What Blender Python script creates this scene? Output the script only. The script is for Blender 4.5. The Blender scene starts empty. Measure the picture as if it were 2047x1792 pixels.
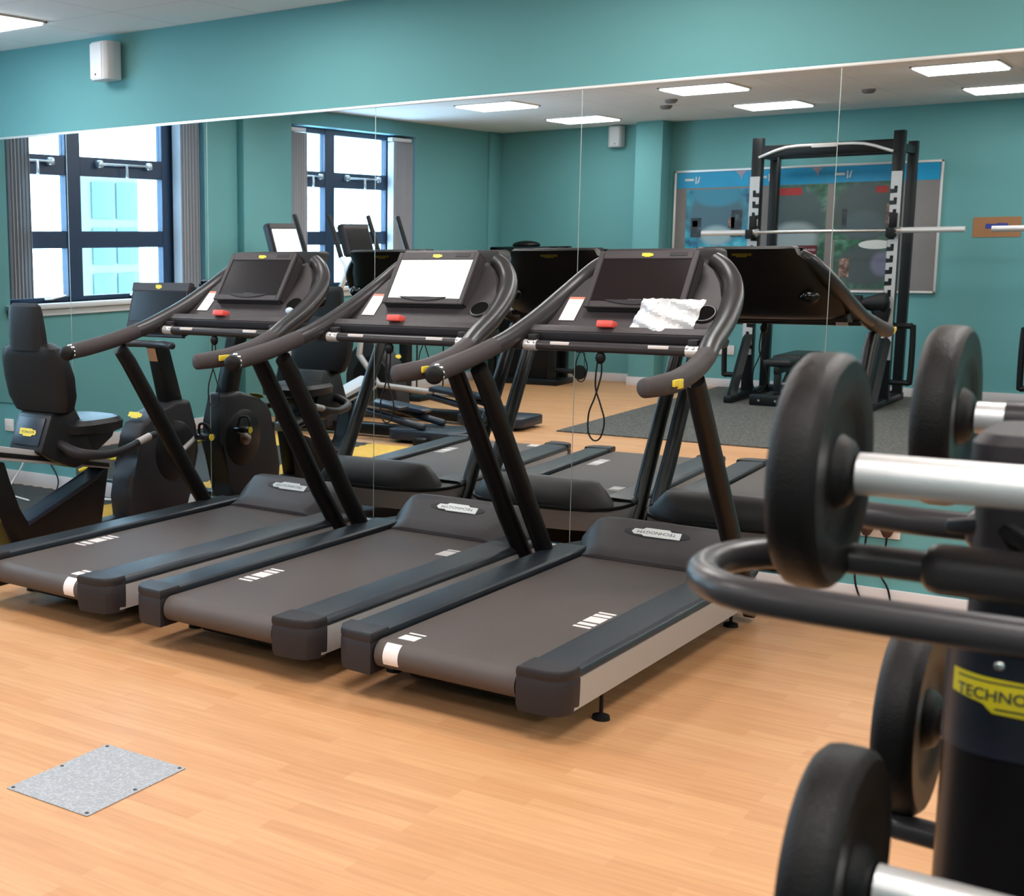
import bpy, bmesh, math, random
from mathutils import Vector, Matrix
random.seed(7)
PI = math.pi
C = bpy.context.scene.collection
SC = bpy.context.scene

# ------------------------------------------------------------------ materials
MATS = {}
def mat(name, col, rough=.5, metal=0., spec=.5, bump=0., bscale=200., var=0., vscale=8., emit=None, estr=0., coat=0., trans=0., ior=1.45, alpha=1.):
    if name in MATS: return MATS[name]
    m = bpy.data.materials.new(name); m.use_nodes = True
    nt = m.node_tree; b = nt.nodes['Principled BSDF']
    c = (col[0], col[1], col[2], 1)
    b.inputs['Base Color'].default_value = c
    b.inputs['Roughness'].default_value = rough
    b.inputs['Metallic'].default_value = metal
    b.inputs['Specular IOR Level'].default_value = spec
    b.inputs['Coat Weight'].default_value = coat
    b.inputs['Transmission Weight'].default_value = trans
    b.inputs['IOR'].default_value = ior
    if emit:
        b.inputs['Emission Color'].default_value = (emit[0], emit[1], emit[2], 1)
        b.inputs['Emission Strength'].default_value = estr
    tc = nt.nodes.new('ShaderNodeTexCoord')
    if var > 0:
        n = nt.nodes.new('ShaderNodeTexNoise'); n.inputs['Scale'].default_value = vscale; n.inputs['Detail'].default_value = 4
        nt.links.new(tc.outputs['Object'], n.inputs['Vector'])
        mx = nt.nodes.new('ShaderNodeMix'); mx.data_type = 'RGBA'
        mx.inputs[6].default_value = tuple(max(0, v * (1 - var)) for v in col) + (1,)
        mx.inputs[7].default_value = tuple(min(1, v * (1 + var)) for v in col) + (1,)
        nt.links.new(n.outputs['Fac'], mx.inputs[0]); nt.links.new(mx.outputs[2], b.inputs['Base Color'])
    if bump > 0:
        n2 = nt.nodes.new('ShaderNodeTexNoise'); n2.inputs['Scale'].default_value = bscale; n2.inputs['Detail'].default_value = 2
        nt.links.new(tc.outputs['Object'], n2.inputs['Vector'])
        bp = nt.nodes.new('ShaderNodeBump'); bp.inputs['Strength'].default_value = bump; bp.inputs['Distance'].default_value = .002
        nt.links.new(n2.outputs['Fac'], bp.inputs['Height']); nt.links.new(bp.outputs['Normal'], b.inputs['Normal'])
    MATS[name] = m
    return m

def floor_mat():
    m = bpy.data.materials.new('wood_vinyl_floor'); m.use_nodes = True
    nt = m.node_tree; b = nt.nodes['Principled BSDF']; L = nt.links.new; N = nt.nodes.new
    tc = N('ShaderNodeTexCoord')
    mp = N('ShaderNodeMapping'); L(tc.outputs['Object'], mp.inputs['Vector'])
    br = N('ShaderNodeTexBrick'); L(mp.outputs['Vector'], br.inputs['Vector'])
    br.inputs['Scale'].default_value = 1.0; br.inputs['Brick Width'].default_value = .55; br.inputs['Row Height'].default_value = .075
    br.inputs['Mortar Size'].default_value = .0004; br.inputs['Mortar Smooth'].default_value = 1
    br.offset = .37; br.offset_frequency = 2
    br.inputs['Color1'].default_value = (.545, .270, .120, 1); br.inputs['Color2'].default_value = (.61, .325, .155, 1)
    br.inputs['Mortar'].default_value = (.50, .24, .10, 1)
    mp2 = N('ShaderNodeMapping'); mp2.inputs['Scale'].default_value = (2.2, 30, 1); L(tc.outputs['Object'], mp2.inputs['Vector'])
    n = N('ShaderNodeTexNoise'); n.inputs['Scale'].default_value = 1.6; n.inputs['Detail'].default_value = 5; L(mp2.outputs['Vector'], n.inputs['Vector'])
    mx = N('ShaderNodeMix'); mx.data_type = 'RGBA'; mx.blend_type = 'MULTIPLY'; mx.inputs[0].default_value = .35
    cr = N('ShaderNodeValToRGB'); cr.color_ramp.elements[0].color = (.62, .55, .48, 1); cr.color_ramp.elements[1].color = (1, 1, 1, 1)
    cr.color_ramp.elements[0].position = .3; cr.color_ramp.elements[1].position = .65
    L(n.outputs['Fac'], cr.inputs['Fac']); L(br.outputs['Color'], mx.inputs[6]); L(cr.outputs['Color'], mx.inputs[7])
    L(mx.outputs[2], b.inputs['Base Color'])
    b.inputs['Roughness'].default_value = .42; b.inputs['Specular IOR Level'].default_value = .4
    return m

def tile_ceiling_mat():
    m = bpy.data.materials.new('ceiling_tiles'); m.use_nodes = True
    nt = m.node_tree; b = nt.nodes['Principled BSDF']; L = nt.links.new; N = nt.nodes.new
    tc = N('ShaderNodeTexCoord')
    br = N('ShaderNodeTexBrick'); L(tc.outputs['Object'], br.inputs['Vector'])
    br.inputs['Scale'].default_value = 1; br.inputs['Brick Width'].default_value = .6; br.inputs['Row Height'].default_value = .6
    br.inputs['Mortar Size'].default_value = .008; br.offset = 0
    br.inputs['Color1'].default_value = (.90, .875, .86, 1); br.inputs['Color2'].default_value = (.91, .885, .87, 1); br.inputs['Mortar'].default_value = (.80, .775, .76, 1)
    L(br.outputs['Color'], b.inputs['Base Color']); b.inputs['Roughness'].default_value = .9
    return m

def speckle_mat(name, base, spk, scale, lo, hi, rough=.85):
    m = bpy.data.materials.new(name); m.use_nodes = True
    nt = m.node_tree; b = nt.nodes['Principled BSDF']; L = nt.links.new; N = nt.nodes.new
    tc = N('ShaderNodeTexCoord'); n = N('ShaderNodeTexNoise'); n.inputs['Scale'].default_value = scale; n.inputs['Detail'].default_value = 3
    L(tc.outputs['Object'], n.inputs['Vector'])
    cr = N('ShaderNodeValToRGB'); cr.color_ramp.elements[0].position = lo; cr.color_ramp.elements[1].position = hi
    cr.color_ramp.elements[0].color = tuple(base) + (1,); cr.color_ramp.elements[1].color = tuple(spk) + (1,)
    L(n.outputs['Fac'], cr.inputs['Fac']); L(cr.outputs['Color'], b.inputs['Base Color']); b.inputs['Roughness'].default_value = rough
    return m

def poster_mat(name, stops, scale=3.0, seed=0., blobs=()):
    m = bpy.data.materials.new(name); m.use_nodes = True
    nt = m.node_tree; b = nt.nodes['Principled BSDF']; L = nt.links.new; N = nt.nodes.new
    tc = N('ShaderNodeTexCoord'); mp = N('ShaderNodeMapping'); mp.inputs['Location'].default_value = (seed, seed * 1.7, seed)
    L(tc.outputs['Object'], mp.inputs['Vector'])
    n = N('ShaderNodeTexNoise'); n.inputs['Scale'].default_value = scale; n.inputs['Detail'].default_value = 3; L(mp.outputs['Vector'], n.inputs['Vector'])
    cr = N('ShaderNodeValToRGB')
    while len(cr.color_ramp.elements) < len(stops): cr.color_ramp.elements.new(.5)
    for e, (p, c) in zip(cr.color_ramp.elements, stops): e.position = p; e.color = tuple(c) + (1,)
    L(n.outputs['Fac'], cr.inputs['Fac']); cur = cr.outputs['Color']
    for (cx, cz, rx, rz, col) in blobs:
        mp3 = N('ShaderNodeMapping'); mp3.inputs['Scale'].default_value = (1 / rx, 0, 1 / rz); mp3.inputs['Location'].default_value = (-cx / rx, 0, -cz / rz)
        L(tc.outputs['Object'], mp3.inputs['Vector']); g = N('ShaderNodeTexGradient'); g.gradient_type = 'SPHERICAL'; L(mp3.outputs['Vector'], g.inputs['Vector'])
        c2 = N('ShaderNodeValToRGB'); c2.color_ramp.interpolation = 'EASE'; c2.color_ramp.elements[0].position = .02; c2.color_ramp.elements[1].position = .42
        L(g.outputs['Fac'], c2.inputs['Fac']); mx = N('ShaderNodeMix'); mx.data_type = 'RGBA'; L(c2.outputs['Color'], mx.inputs[0]); L(cur, mx.inputs[6]); mx.inputs[7].default_value = tuple(col) + (1,); cur = mx.outputs[2]
    L(cur, b.inputs['Base Color']); b.inputs['Roughness'].default_value = .45
    return m

M = dict(
    wall=mat('teal_wall_paint', (.122, .325, .335), .75, bump=.12, bscale=260, var=.03, vscale=3),
    white=mat('white_paint', (.74, .73, .74), .45, var=.03),
    skirt=mat('skirting_paint', (.62, .58, .58), .45, var=.03),
    trim=mat('mirror_trim_metal', (.90, .88, .86), .30, metal=.5, var=.02),
    plast=mat('charcoal_plastic', (.050, .042, .044), .42, bump=.25, bscale=900, var=.06, spec=0.3),
    plast2=mat('dark_charcoal_plastic', (.026, .023, .026), .45, bump=.2, bscale=900, var=.05, spec=0.28),
    black=mat('black_plastic', (.0050, .0045, .0048), .5, var=.1, spec=0.3),
    gloss=mat('gloss_black', (.012, .011, .012), .16, var=.1),
    upright=mat('black_powder_coat', (.0075, .0060, .0060), .36, var=.1, spec=0.3),
    foam=mat('grey_brown_grip_foam', (.058, .048, .049), .55, bump=.3, bscale=1200, var=.05, spec=0.25),
    pipe=mat('dark_painted_tube', (.034, .030, .032), .33, metal=.0, var=.04, spec=0.38),
    rail=mat('slate_side_rail', (.020, .025, .032), .38, bump=.15, bscale=800, var=.05, spec=0.38),
    belt=mat('running_belt', (.085, .068, .062), .5, bump=.35, bscale=700, var=.05, spec=0.3),
    silver=mat('brushed_silver', (.40, .385, .38), .42, metal=.15, var=.03),
    chrome=mat('polished_steel', (.82, .81, .80), .2, metal=1., var=.02),
    steel=mat('satin_steel', (.80, .785, .785), .38, metal=.6, bump=.1, bscale=300, var=.03),
    screen=mat('dark_screen_glass', (.010, .007, .008), .2, var=.03, vscale=2),
    screen_on_and_glare=mat('lit_and_glare_screen', (.8, .8, .8), .3, emit=(1, 1, 1), estr=3.0, var=.01),
    badge=mat('silver_sticker', (.80, .80, .78), .4, var=.03),
    ink=mat('dark_ink', (.04, .04, .04), .5, var=.05),
    yellow=mat('yellow_label', (.74, .56, .05), .4, var=.04),
    red=mat('red_button', (.80, .10, .08), .4, var=.04),
    card=mat('white_card', (.78, .72, .70), .5, var=.04),
    cardred=mat('salmon_card_header', (.72, .22, .14), .5, var=.05),
    plastbag=mat('crinkled_white_film', (.66, .655, .66), .3, spec=.7, var=.05, coat=.4),
    rubber=mat('black_rubber', (.0065, .0052, .0052), .40, bump=.5, bscale=500, var=.08, spec=0.28),
    navy=mat('navy_window_frame', (.018, .040, .085), .38, var=.08),
    reveal=mat('daylight_tinted_reveal', (.22, .48, .58), .6, var=.04),  # lighter and bluer than the wall: window daylight put into the colour
    blind=mat('grey_blind_fabric', (.46, .46, .49), .8, var=.06, vscale=20),
    nickel=mat('nickel_handle', (.80, .84, .88), .25, metal=.8, var=.03),
    aluboard=mat('board_frame_alu', (.80, .78, .78), .35, metal=.4, var=.03),
    felt=mat('grey_felt', (.21, .195, .19), .9, bump=.3, bscale=600, var=.05),
    kraft=mat('brown_card', (.36, .17, .08), .8, var=.06),
    blueink=mat('blue_marker_ink', (.03, .05, .30), .6, var=.1),
    socket=mat('socket_cream', (.78, .70, .66), .35, var=.02),
    brownplug=mat('dark_brown_plug', (.045, .018, .012), .4, var=.1),
    leather=mat('black_vinyl', (.014, .013, .014), .38, bump=.3, bscale=300, var=.08, spec=0.3),
    seatv=mat('seat_back_shell', (.013, .012, .013), .5, bump=.3, bscale=500, var=.06, spec=0.28),
    bluegrey=mat('blue_grey_casting', (.018, .023, .036), .35, var=.08, spec=0.4),
    cable_w=mat('white_cable', (.75, .72, .70), .45, var=.03),
    cable_y=mat('yellow_cable', (.75, .58, .03), .45, var=.03),
    rackgrey=mat('galvanised_strip', (.50, .50, .50), .4, metal=.3, var=.05),
    rackblack=mat('rack_black_paint', (.007, .008, .009), .35, var=.08, spec=0.3),
    decal=mat('yellow_decal', (.72, .56, .02), .35, var=.03),
    postm=mat('rack_column_paint', (.005, .004, .0045), .3, var=.06, spec=0.25),
    speak=mat('off_white_cabinet', (.66, .63, .64), .5, bump=.15, bscale=500, var=.02),
    diff=mat('light_diffuser', (.9, .9, .9), .5, emit=(1, .975, .95), estr=20., var=.01),
    mat_b=speckle_mat('black_foam', (.028, .030, .030), (.05, .052, .05), 60, .45, .7),
    mat_y=speckle_mat('yellow_foam', (.62, .36, .05), (.70, .43, .08), 30, .4, .7),
    gymmat=speckle_mat('grey_rubber_matting', (.045, .043, .040), (.17, .16, .135), 55, .45, .78),
    plate=speckle_mat('zinc_cover_plate', (.29, .30, .32), (.42, .43, .455), 120, .45, .68, .5),
    mirror=None, posterred=mat('poster_red', (.30, .02, .02), .5, var=.1), seam=mat('mirror_edge_glass', (.42, .47, .45), .25, metal=.4, var=.05), hole_shade=mat('black_well_shade', (.004, .003, .003), .9, spec=.1, var=.1),
    floor=floor_mat(), ceil=tile_ceiling_mat(),
)
mm = mat('mirror_silvering', (.865, .895, .885), 0.0, metal=1.)
M['mirror'] = mm
g_ = bpy.data.materials.new('window_glass'); g_.use_nodes = True; nt_ = g_.node_tree; nt_.nodes.remove(nt_.nodes['Principled BSDF'])
tr_ = nt_.nodes.new('ShaderNodeBsdfTransparent'); gl_ = nt_.nodes.new('ShaderNodeBsdfGlossy'); gl_.inputs['Roughness'].default_value = .02; mx_ = nt_.nodes.new('ShaderNodeMixShader'); mx_.inputs[0].default_value = .06
nt_.links.new(tr_.outputs[0], mx_.inputs[1]); nt_.links.new(gl_.outputs[0], mx_.inputs[2]); nt_.links.new(mx_.outputs[0], nt_.nodes['Material Output'].inputs['Surface'])
M['glass'] = g_

# ------------------------------------------------------------------ mesh builder
class MB:
    def __init__(s): s.bm = bmesh.new(); s.mi = 0
    def _faces(s, fs):
        for f in fs: f.material_index = s.mi
    def add(s, vs, fs, mtx=None):
        bv = [s.bm.verts.new(mtx @ Vector(v) if mtx else v) for v in vs]
        out = []
        for f in fs:
            try: out.append(s.bm.faces.new([bv[i] for i in f]))
            except ValueError: pass
        s._faces(out); return s
    def merge(s, bm2, mtx=None):
        bm2.verts.ensure_lookup_table()
        vs = [v.co.copy() for v in bm2.verts]; idx = {v: i for i, v in enumerate(bm2.verts)}
        fs = [[idx[v] for v in f.verts] for f in bm2.faces]; bm2.free()
        return s.add(vs, fs, mtx)
    def box(s, c, d, bev=0., seg=2, rot=None):
        b = bmesh.new(); bmesh.ops.create_cube(b, size=1)
        for v in b.verts: v.co = Vector((v.co.x * d[0], v.co.y * d[1], v.co.z * d[2]))
        if bev > 0: bmesh.ops.bevel(b, geom=b.edges[:], offset=min(bev, min(d) * .49), segments=seg, affect='EDGES', profile=.5)
        m = Matrix.Translation(c)
        if rot is not None: m = m @ rot
        return s.merge(b, m)
    def b2(s, x0, x1, y0, y1, z0, z1, bev=0., seg=2):
        return s.box(((x0 + x1) / 2, (y0 + y1) / 2, (z0 + z1) / 2), (abs(x1 - x0), abs(y1 - y0), abs(z1 - z0)), bev, seg)
    def tube(s, pts, r, n=14, cap=True, flat=1., rnd=True, sub=0):
        P = [Vector(p) for p in pts]; R = list(r) if hasattr(r, '__len__') else [r] * len(P)
        if sub:
            Q, S = [], []
            for i in range(len(P) - 1):
                a, b, c, d = P[max(0, i - 1)], P[i], P[i + 1], P[min(len(P) - 1, i + 2)]
                for k in range(sub):
                    t = k / sub
                    Q.append(.5 * ((2 * b) + (c - a) * t + (2 * a - 5 * b + 4 * c - d) * t * t + (3 * b - a - 3 * c + d) * t ** 3)); S.append(R[i] * (1 - t) + R[i + 1] * t)
            Q.append(P[-1]); S.append(R[-1]); P, R = Q, S
        if cap and rnd:
            # rounded ends
            d0 = (P[0] - P[1]).normalized(); d1 = (P[-1] - P[-2]).normalized()
            A = [(P[0] + d0 * R[0] * .5 * math.sin(a), R[0] * (math.cos(a) * .98 + .02)) for a in (1.45, 1.1, .7, .35)]
            B = [(P[-1] + d1 * R[-1] * .5 * math.sin(a), R[-1] * (math.cos(a) * .98 + .02)) for a in (.35, .7, 1.1, 1.45)]
            P = [a[0] for a in A] + P + [b[0] for b in B]; R = [a[1] for a in A] + R + [b[1] for b in B]
        t = (P[1] - P[0]).normalized(); up = Vector((0, 0, 1)) if abs(t.z) < .9 else Vector((0, 1, 0))
        nrm = (up - t * up.dot(t)).normalized(); rings = []
        for i, p in enumerate(P):
            tt = (P[min(i + 1, len(P) - 1)] - P[max(i - 1, 0)]).normalized()
            nrm = (nrm - tt * nrm.dot(tt)).normalized(); bn = tt.cross(nrm)
            rings.append([p + (nrm * math.cos(2 * PI * k / n) + bn * math.sin(2 * PI * k / n) * flat) * R[i] for k in range(n)])
        return s.loft(rings, cap)
    def loft(s, rings, cap=True, closed=True):
        n = len(rings[0]); vs = [v for r in rings for v in r]; fs = []
        for i in range(len(rings) - 1):
            for k in range(n if closed else n - 1):
                a = i * n + k; b = i * n + (k + 1) % n; fs.append((a, b, b + n, a + n))
        if cap: fs.append(tuple(range(n))[::-1]); fs.append(tuple(range((len(rings) - 1) * n, len(rings) * n)))
        return s.add(vs, fs)
    def lathe(s, prof, org=(0, 0, 0), axis='z', n=32):
        rings = []
        for (r, h) in prof:
            ring = []
            for k in range(n):
                a = 2 * PI * k / n; c, d = r * math.cos(a), r * math.sin(a)
                v = {'z': (c, d, h), 'x': (h, c, d), 'y': (d, h, c)}[axis]
                ring.append(Vector(v) + Vector(org))
            rings.append(ring)
        return s.loft(rings)
    def prism(s, poly, axis, a, b, bev=0., seg=2):
        # poly in the two remaining axes, extruded between a and b
        f = {'x': lambda p, h: (h, p[0], p[1]), 'y': lambda p, h: (p[0], h, p[1]), 'z': lambda p, h: (p[0], p[1], h)}[axis]
        n = len(poly); t = bmesh.new()
        va = [t.verts.new(f(p, a)) for p in poly]; vb = [t.verts.new(f(p, b)) for p in poly]
        t.faces.new(va[::-1]); t.faces.new(vb)
        for i in range(n): t.faces.new((va[i], va[(i + 1) % n], vb[(i + 1) % n], vb[i]))
        if bev > 0: bmesh.ops.bevel(t, geom=t.edges[:], offset=bev, segments=seg, affect='EDGES', profile=.5, clamp_overlap=True)
        return s.merge(t)
    def sphere(s, c, r, sc=(1, 1, 1), u=20, v=12):
        b = bmesh.new(); bmesh.ops.create_uvsphere(b, u_segments=u, v_segments=v, radius=r)
        return s.merge(b, Matrix.Translation(c) @ Matrix.Diagonal((sc[0], sc[1], sc[2], 1)))
    def build(s, name, m, parent=None, off=(0, 0, 0), ang=35, mods=None):
        bmesh.ops.remove_doubles(s.bm, verts=s.bm.verts[:], dist=1e-6)
        bmesh.ops.recalc_face_normals(s.bm, faces=s.bm.faces[:])
        me = bpy.data.meshes.new(name)
        if any(off): bmesh.ops.translate(s.bm, verts=s.bm.verts[:], vec=off)
        s.bm.to_mesh(me); s.bm.free()
        for mt in (m if isinstance(m, (list, tuple)) else [m]): me.materials.append(M[mt] if isinstance(mt, str) else mt)
        for p in me.polygons: p.use_smooth = True
        me.set_sharp_from_angle(angle=math.radians(ang))
        o = bpy.data.objects.new(name, me); C.objects.link(o)
        if parent is not None: o.parent = parent
        return o

def tag(o, label=None, cat=None, group=None, kind=None):
    if label: o['label'] = label
    if cat: o['category'] = cat
    if group: o['group'] = group
    if kind: o['kind'] = kind
    return o
def empty(name, loc, label, cat, group=None, rz=0.):
    o = bpy.data.objects.new(name, None); C.objects.link(o); o.location = loc; o.rotation_euler = (0, 0, rz)
    o.empty_display_size = .1
    return tag(o, label, cat, group)
def copy_tree(o, parent=None):
    c = o.copy(); C.objects.link(c); c.parent = parent
    for ch in list(o.children): copy_tree(ch, c)
    return c
def struct(name, mb, m): return tag(mb.build(name, m), kind='structure')

def text_obj(name, txt, size, m, mtx, parent=None, ext=.0006, bold=0., sx=1.):
    cu = bpy.data.curves.new('t', 'FONT'); cu.body = txt; cu.size = size; cu.align_x = 'CENTER'; cu.align_y = 'CENTER'; cu.extrude = ext; cu.offset = bold
    cu.resolution_u = 3
    t = bpy.data.objects.new('t', cu); C.objects.link(t)
    dg = bpy.context.evaluated_depsgraph_get(); me = bpy.data.meshes.new_from_object(t.evaluated_get(dg))
    bpy.data.objects.remove(t); bpy.data.curves.remove(cu)
    me.transform(mtx @ Matrix.Diagonal((sx, 1, 1, 1))); me.name = name
    me.materials.clear(); me.materials.append(M[m])
    o = bpy.data.objects.new(name, me); C.objects.link(o)
    if parent is not None: o.parent = parent
    return o
def frame(org, xdir, ydir):
    x = Vector(xdir).normalized(); z = x.cross(Vector(ydir)).normalized(); y = z.cross(x)
    m = Matrix((x, y, z)).transposed().to_4x4(); m.translation = Vector(org); return m
# stepped label outline (unit box 1 x .42), wide left top, stepping down on the right
LAB = [(-.5, .19), (.22, .19), (.27, .13), (.43, .13), (.5, .02), (.46, -.12), (.3, -.12), (.25, -.2), (-.22, -.2), (-.27, -.12), (-.47, -.12)]
def label_plate(mtx, w, h, th=.0015):
    mb = MB(); n = len(LAB)
    vs = [(x * w, y * h / .4, z) for z in (0, th) for x, y in LAB]
    fs = [tuple(range(n))[::-1], tuple(range(n, 2 * n))] + [(i, (i + 1) % n, n + (i + 1) % n, n + i) for i in range(n)]
    mb.add(vs, fs, mtx); return mb
def logo(parent, mtx, w, h, m='yellow', off=(0, 0, 0), name='badge', ink='ink', txt=True):
    m2 = Matrix.Translation(off) @ mtx
    p = label_plate(m2, w, h).build(name, m, parent)
    if txt: text_obj('lettering', 'TECHNOGYM', h * .45, ink, m2 @ Matrix.Translation((0, 0, .0017)), p, ext=.0003, bold=.0, sx=w * .82 / (h * .45 * 6.6))
    return p

# ------------------------------------------------------------------ room
XL, XR, YB, ZC, ZT = -7.766, 3.2, -8.985, 3.01, 2.419
mb = MB(); mb.b2(XL - .3, XR + .2, YB - .3, .3, -.1, 0); struct('floor', mb, 'floor')
mb = MB(); mb.b2(XL - .3, XR + .2, YB - .3, .3, ZC, ZC + .1); struct('ceiling', mb, 'ceil')
mb = MB(); mb.b2(XL - .3, XR + .2, 0.012, .2, 0, ZC); struct('wall_front', mb, 'wall')
mb = MB(); mb.b2(XL - .3, XR + .2, YB - .2, YB, 0, ZC)
struct('wall_back', mb, 'wall')
mb = MB(); mb.b2(-5.92, -5.61, YB, YB + .30, 0, ZC, .004); struct('wall_back_column', mb, 'wall')
mb = MB(); mb.b2(XL, XL + .03, YB, YB + .32, 0, ZC, .004); struct('wall_left_corner_pier', mb, 'wall')
mb = MB(); mb.b2(XL, XL + .08, -4.38, -3.62, 0, ZC, .004); struct('wall_left_pier', mb, 'wall')
mb = MB(); mb.b2(XR, XR + .2, YB, .012, 0, ZC); struct('wall_right', mb, 'wall')
# left wall with two window openings
W1 = (-3.14, -.70); W2 = (-6.92, -4.50); WZ = (1.235, 2.86); WT = .30
mb = MB()
for (a, b) in ((YB, W2[0]), (W2[1], W1[0]), (W1[1], .012)): mb.b2(XL - WT, XL, a, b, 0, ZC)
for w in (W1, W2): mb.b2(XL - WT, XL, w[0], w[1], 0, WZ[0]); mb.b2(XL - WT, XL, w[0], w[1], WZ[1], ZC)
struct('wall_left', mb, 'wall')
# skirting
for nm, bx in (('baseboard_front', (XL, XR, -.004, .012)), ('baseboard_back', (-5.61, XR, YB, YB + .016)), ('baseboard_back_left', (XL + .03, -5.92, YB, YB + .016)),
               ('baseboard_left', (XL, XL + .016, YB + .32, .0)),):
    mb = MB(); mb.b2(*bx, 0, .102, .004); struct(nm, mb, 'skirt')
mb = MB(); mb.b2(-5.93, -5.60, YB + .3, YB + .316, 0, .102, .003); mb.b2(-5.61, -5.594, YB, YB + .31, 0, .102, .003); struct('baseboard_column', mb, 'skirt')

# windows
def window(n, w):
    y0, y1 = w; z0, z1 = WZ; root = None; X = XL - .16
    fr = MB()   # frame bars; pane edges measured from the glass
    py = (y0 + .50, y1 - .26) if n == 2 else (y0 + .42, y1 - .02)
    d = y1 - y0
    # panes: along y, seen left->right in the mirror = from y1 to y0
    a0, a1, b0, b1 = y1 - (.10 if n == 1 else .24), y1 - .78, y1 - .955, y1 - 1.99
    fy0, fy1 = y1 - 2.10, y1 - .06
    if n == 1: fr.b2(X - .03, X + .03, fy1 - .01, y1, z0, z0 + .06)
    zt = [(2.42, 2.80), (1.81, 2.26), (1.275, 1.67)]
    def bar(ya, yb, za, zb, dx=.07): fr.b2(X - dx / 2, X + dx / 2, ya, yb, za, zb, .004, 1)
    bar(fy0, b1, z0, z1); bar(b0, a1, z0, z1, .075); bar(a0, fy1, z0, z1)
    for za, zb in ((z0, 1.275), (1.67, 1.81), (2.26, 2.42), (2.80, z1)):
        bar(b1, b0, za, zb, .065); bar(a1, a0, za, zb, .065)
    # fill either side of the frame up to the reveal
    fr.b2(X - .03, X + .03, y0, fy0, z0, z1); fr.b2(X - .03, X + .03, fy1, y1, z0, z1)
    f = tag(fr.build('window_%d' % n, 'navy'), kind='structure')
    for (ya, yb) in ((b1, b0), (a1, a0)):
        for za, zb in zt:
            g = MB(); g.b2(X - .004, X + .004, ya, yb, za, zb); g.build('pane', 'glass', f)
    def stay(yc, L, z):
        h = MB(); h.tube([(X + .075, yc - L / 2, z), (X + .075, yc + L / 2, z)], .009, 8); h.b2(X + .03, X + .085, yc - L / 2 - .03, yc - L / 2 + .03, z - .03, z + .03, .012)
        h.b2(X + .03, X + .085, yc + L / 2 - .03, yc + L / 2 + .03, z - .03, z + .03, .012); h.tube([(X + .085, yc, z), (X + .09, yc, z - .1)], .013, 8)
        h.build('window_stay', 'nickel', f)
    stay((b0 + b1) / 2, .62, 2.365); stay((a0 + a1) / 2 + .02, .34, 2.365)
    for yc in ((b0 + b1) / 2 - .1, (a0 + a1) / 2 - .1):
        h = MB(); h.b2(X + .03, X + .06, yc - .05, yc + .05, 1.245, 1.27, .01); h.tube([(X + .065, yc, 1.257), (X + .075, yc - .16, 1.285)], .012, 8); h.build('window_handle', 'nickel', f)
    s = MB(); s.b2(XL - WT + .02, XL + .055, y0 - .04, y1 + .04, WZ[0] - .045, WZ[0], .012)
    s.b2(XL - .005, XL + .02, y0 - .02, y1 + .02, WZ[0] - .10, WZ[0] - .04, .006)
    struct('trim_%d' % n, s, 'white')
    r = MB()
    for yy in (y0, y1 - .004): r.b2(XL - WT, XL + .001, yy, yy + .004, z0, z1)
    r.b2(XL - WT, XL + .001, y0, y1, z1 - .004, z1); struct('trim_%d' % (n + 2), r, 'reveal')
    return f
window(1, W1); window(2, W2)
# blinds drawn open: stacks of vertical slats on each side
def blind_stack(ya, yb, n, lab):
    mb = MB(); st = (yb - ya) / n; b = empty('vertical_blind', (XL - .06, (ya + yb) / 2, 1.25), lab, 'blind', 'vertical blinds drawn back at the windows')
    off = (-b.location[0], -b.location[1], -b.location[2])
    for i in range(n):
        y = ya + st * (i + .5); mb.box((XL - .055, y, 2.03), (.085, .0035, 1.50), rot=Matrix.Rotation(math.radians(-6 + 14 * (i % 2) + random.uniform(-6, 6)), 4, 'Z'))
    mb.build('slats', 'blind', b, off)
    h = MB(); h.b2(XL - .09, XL - .03, ya, yb, 2.79, 2.83, .004); h.build('head_rail', 'white', b, off)
    return b
blind_stack(-.98, -.73, 13, 'grey vertical blind gathered at the mirror end of the nearer window')
blind_stack(-3.08, -2.80, 13, 'grey vertical blind gathered at the pier end of the nearer window')
blind_stack(-4.80, -4.53, 12, 'grey vertical blind gathered at the pier end of the farther window')
blind_stack(-6.88, -6.46, 16, 'wide grey vertical blind gathered at the far end of the farther window')

# building outside
bl = empty('office_building', (-37, -28.8, -3), 'pale blue glass office building outside the nearer window', 'building')
mb = MB(); mb.b2(2.0, 3, -2.7, 0, 0, 7.4); mb.build('facade', mat('pale_blue_cladding', (.10, .125, .115), .6, var=.06), bl)
for i in range(3):
    for j in range(2):
        mb = MB(); mb.b2(3.0, 3.06, -2.6 + j * 1.3, -1.45 + j * 1.3, 2.4 + i * 1.65, 3.7 + i * 1.65, .01); mb.build('pane', mat('blue_glazing', (.045, .080, .085), .5, var=.08), bl)

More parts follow.
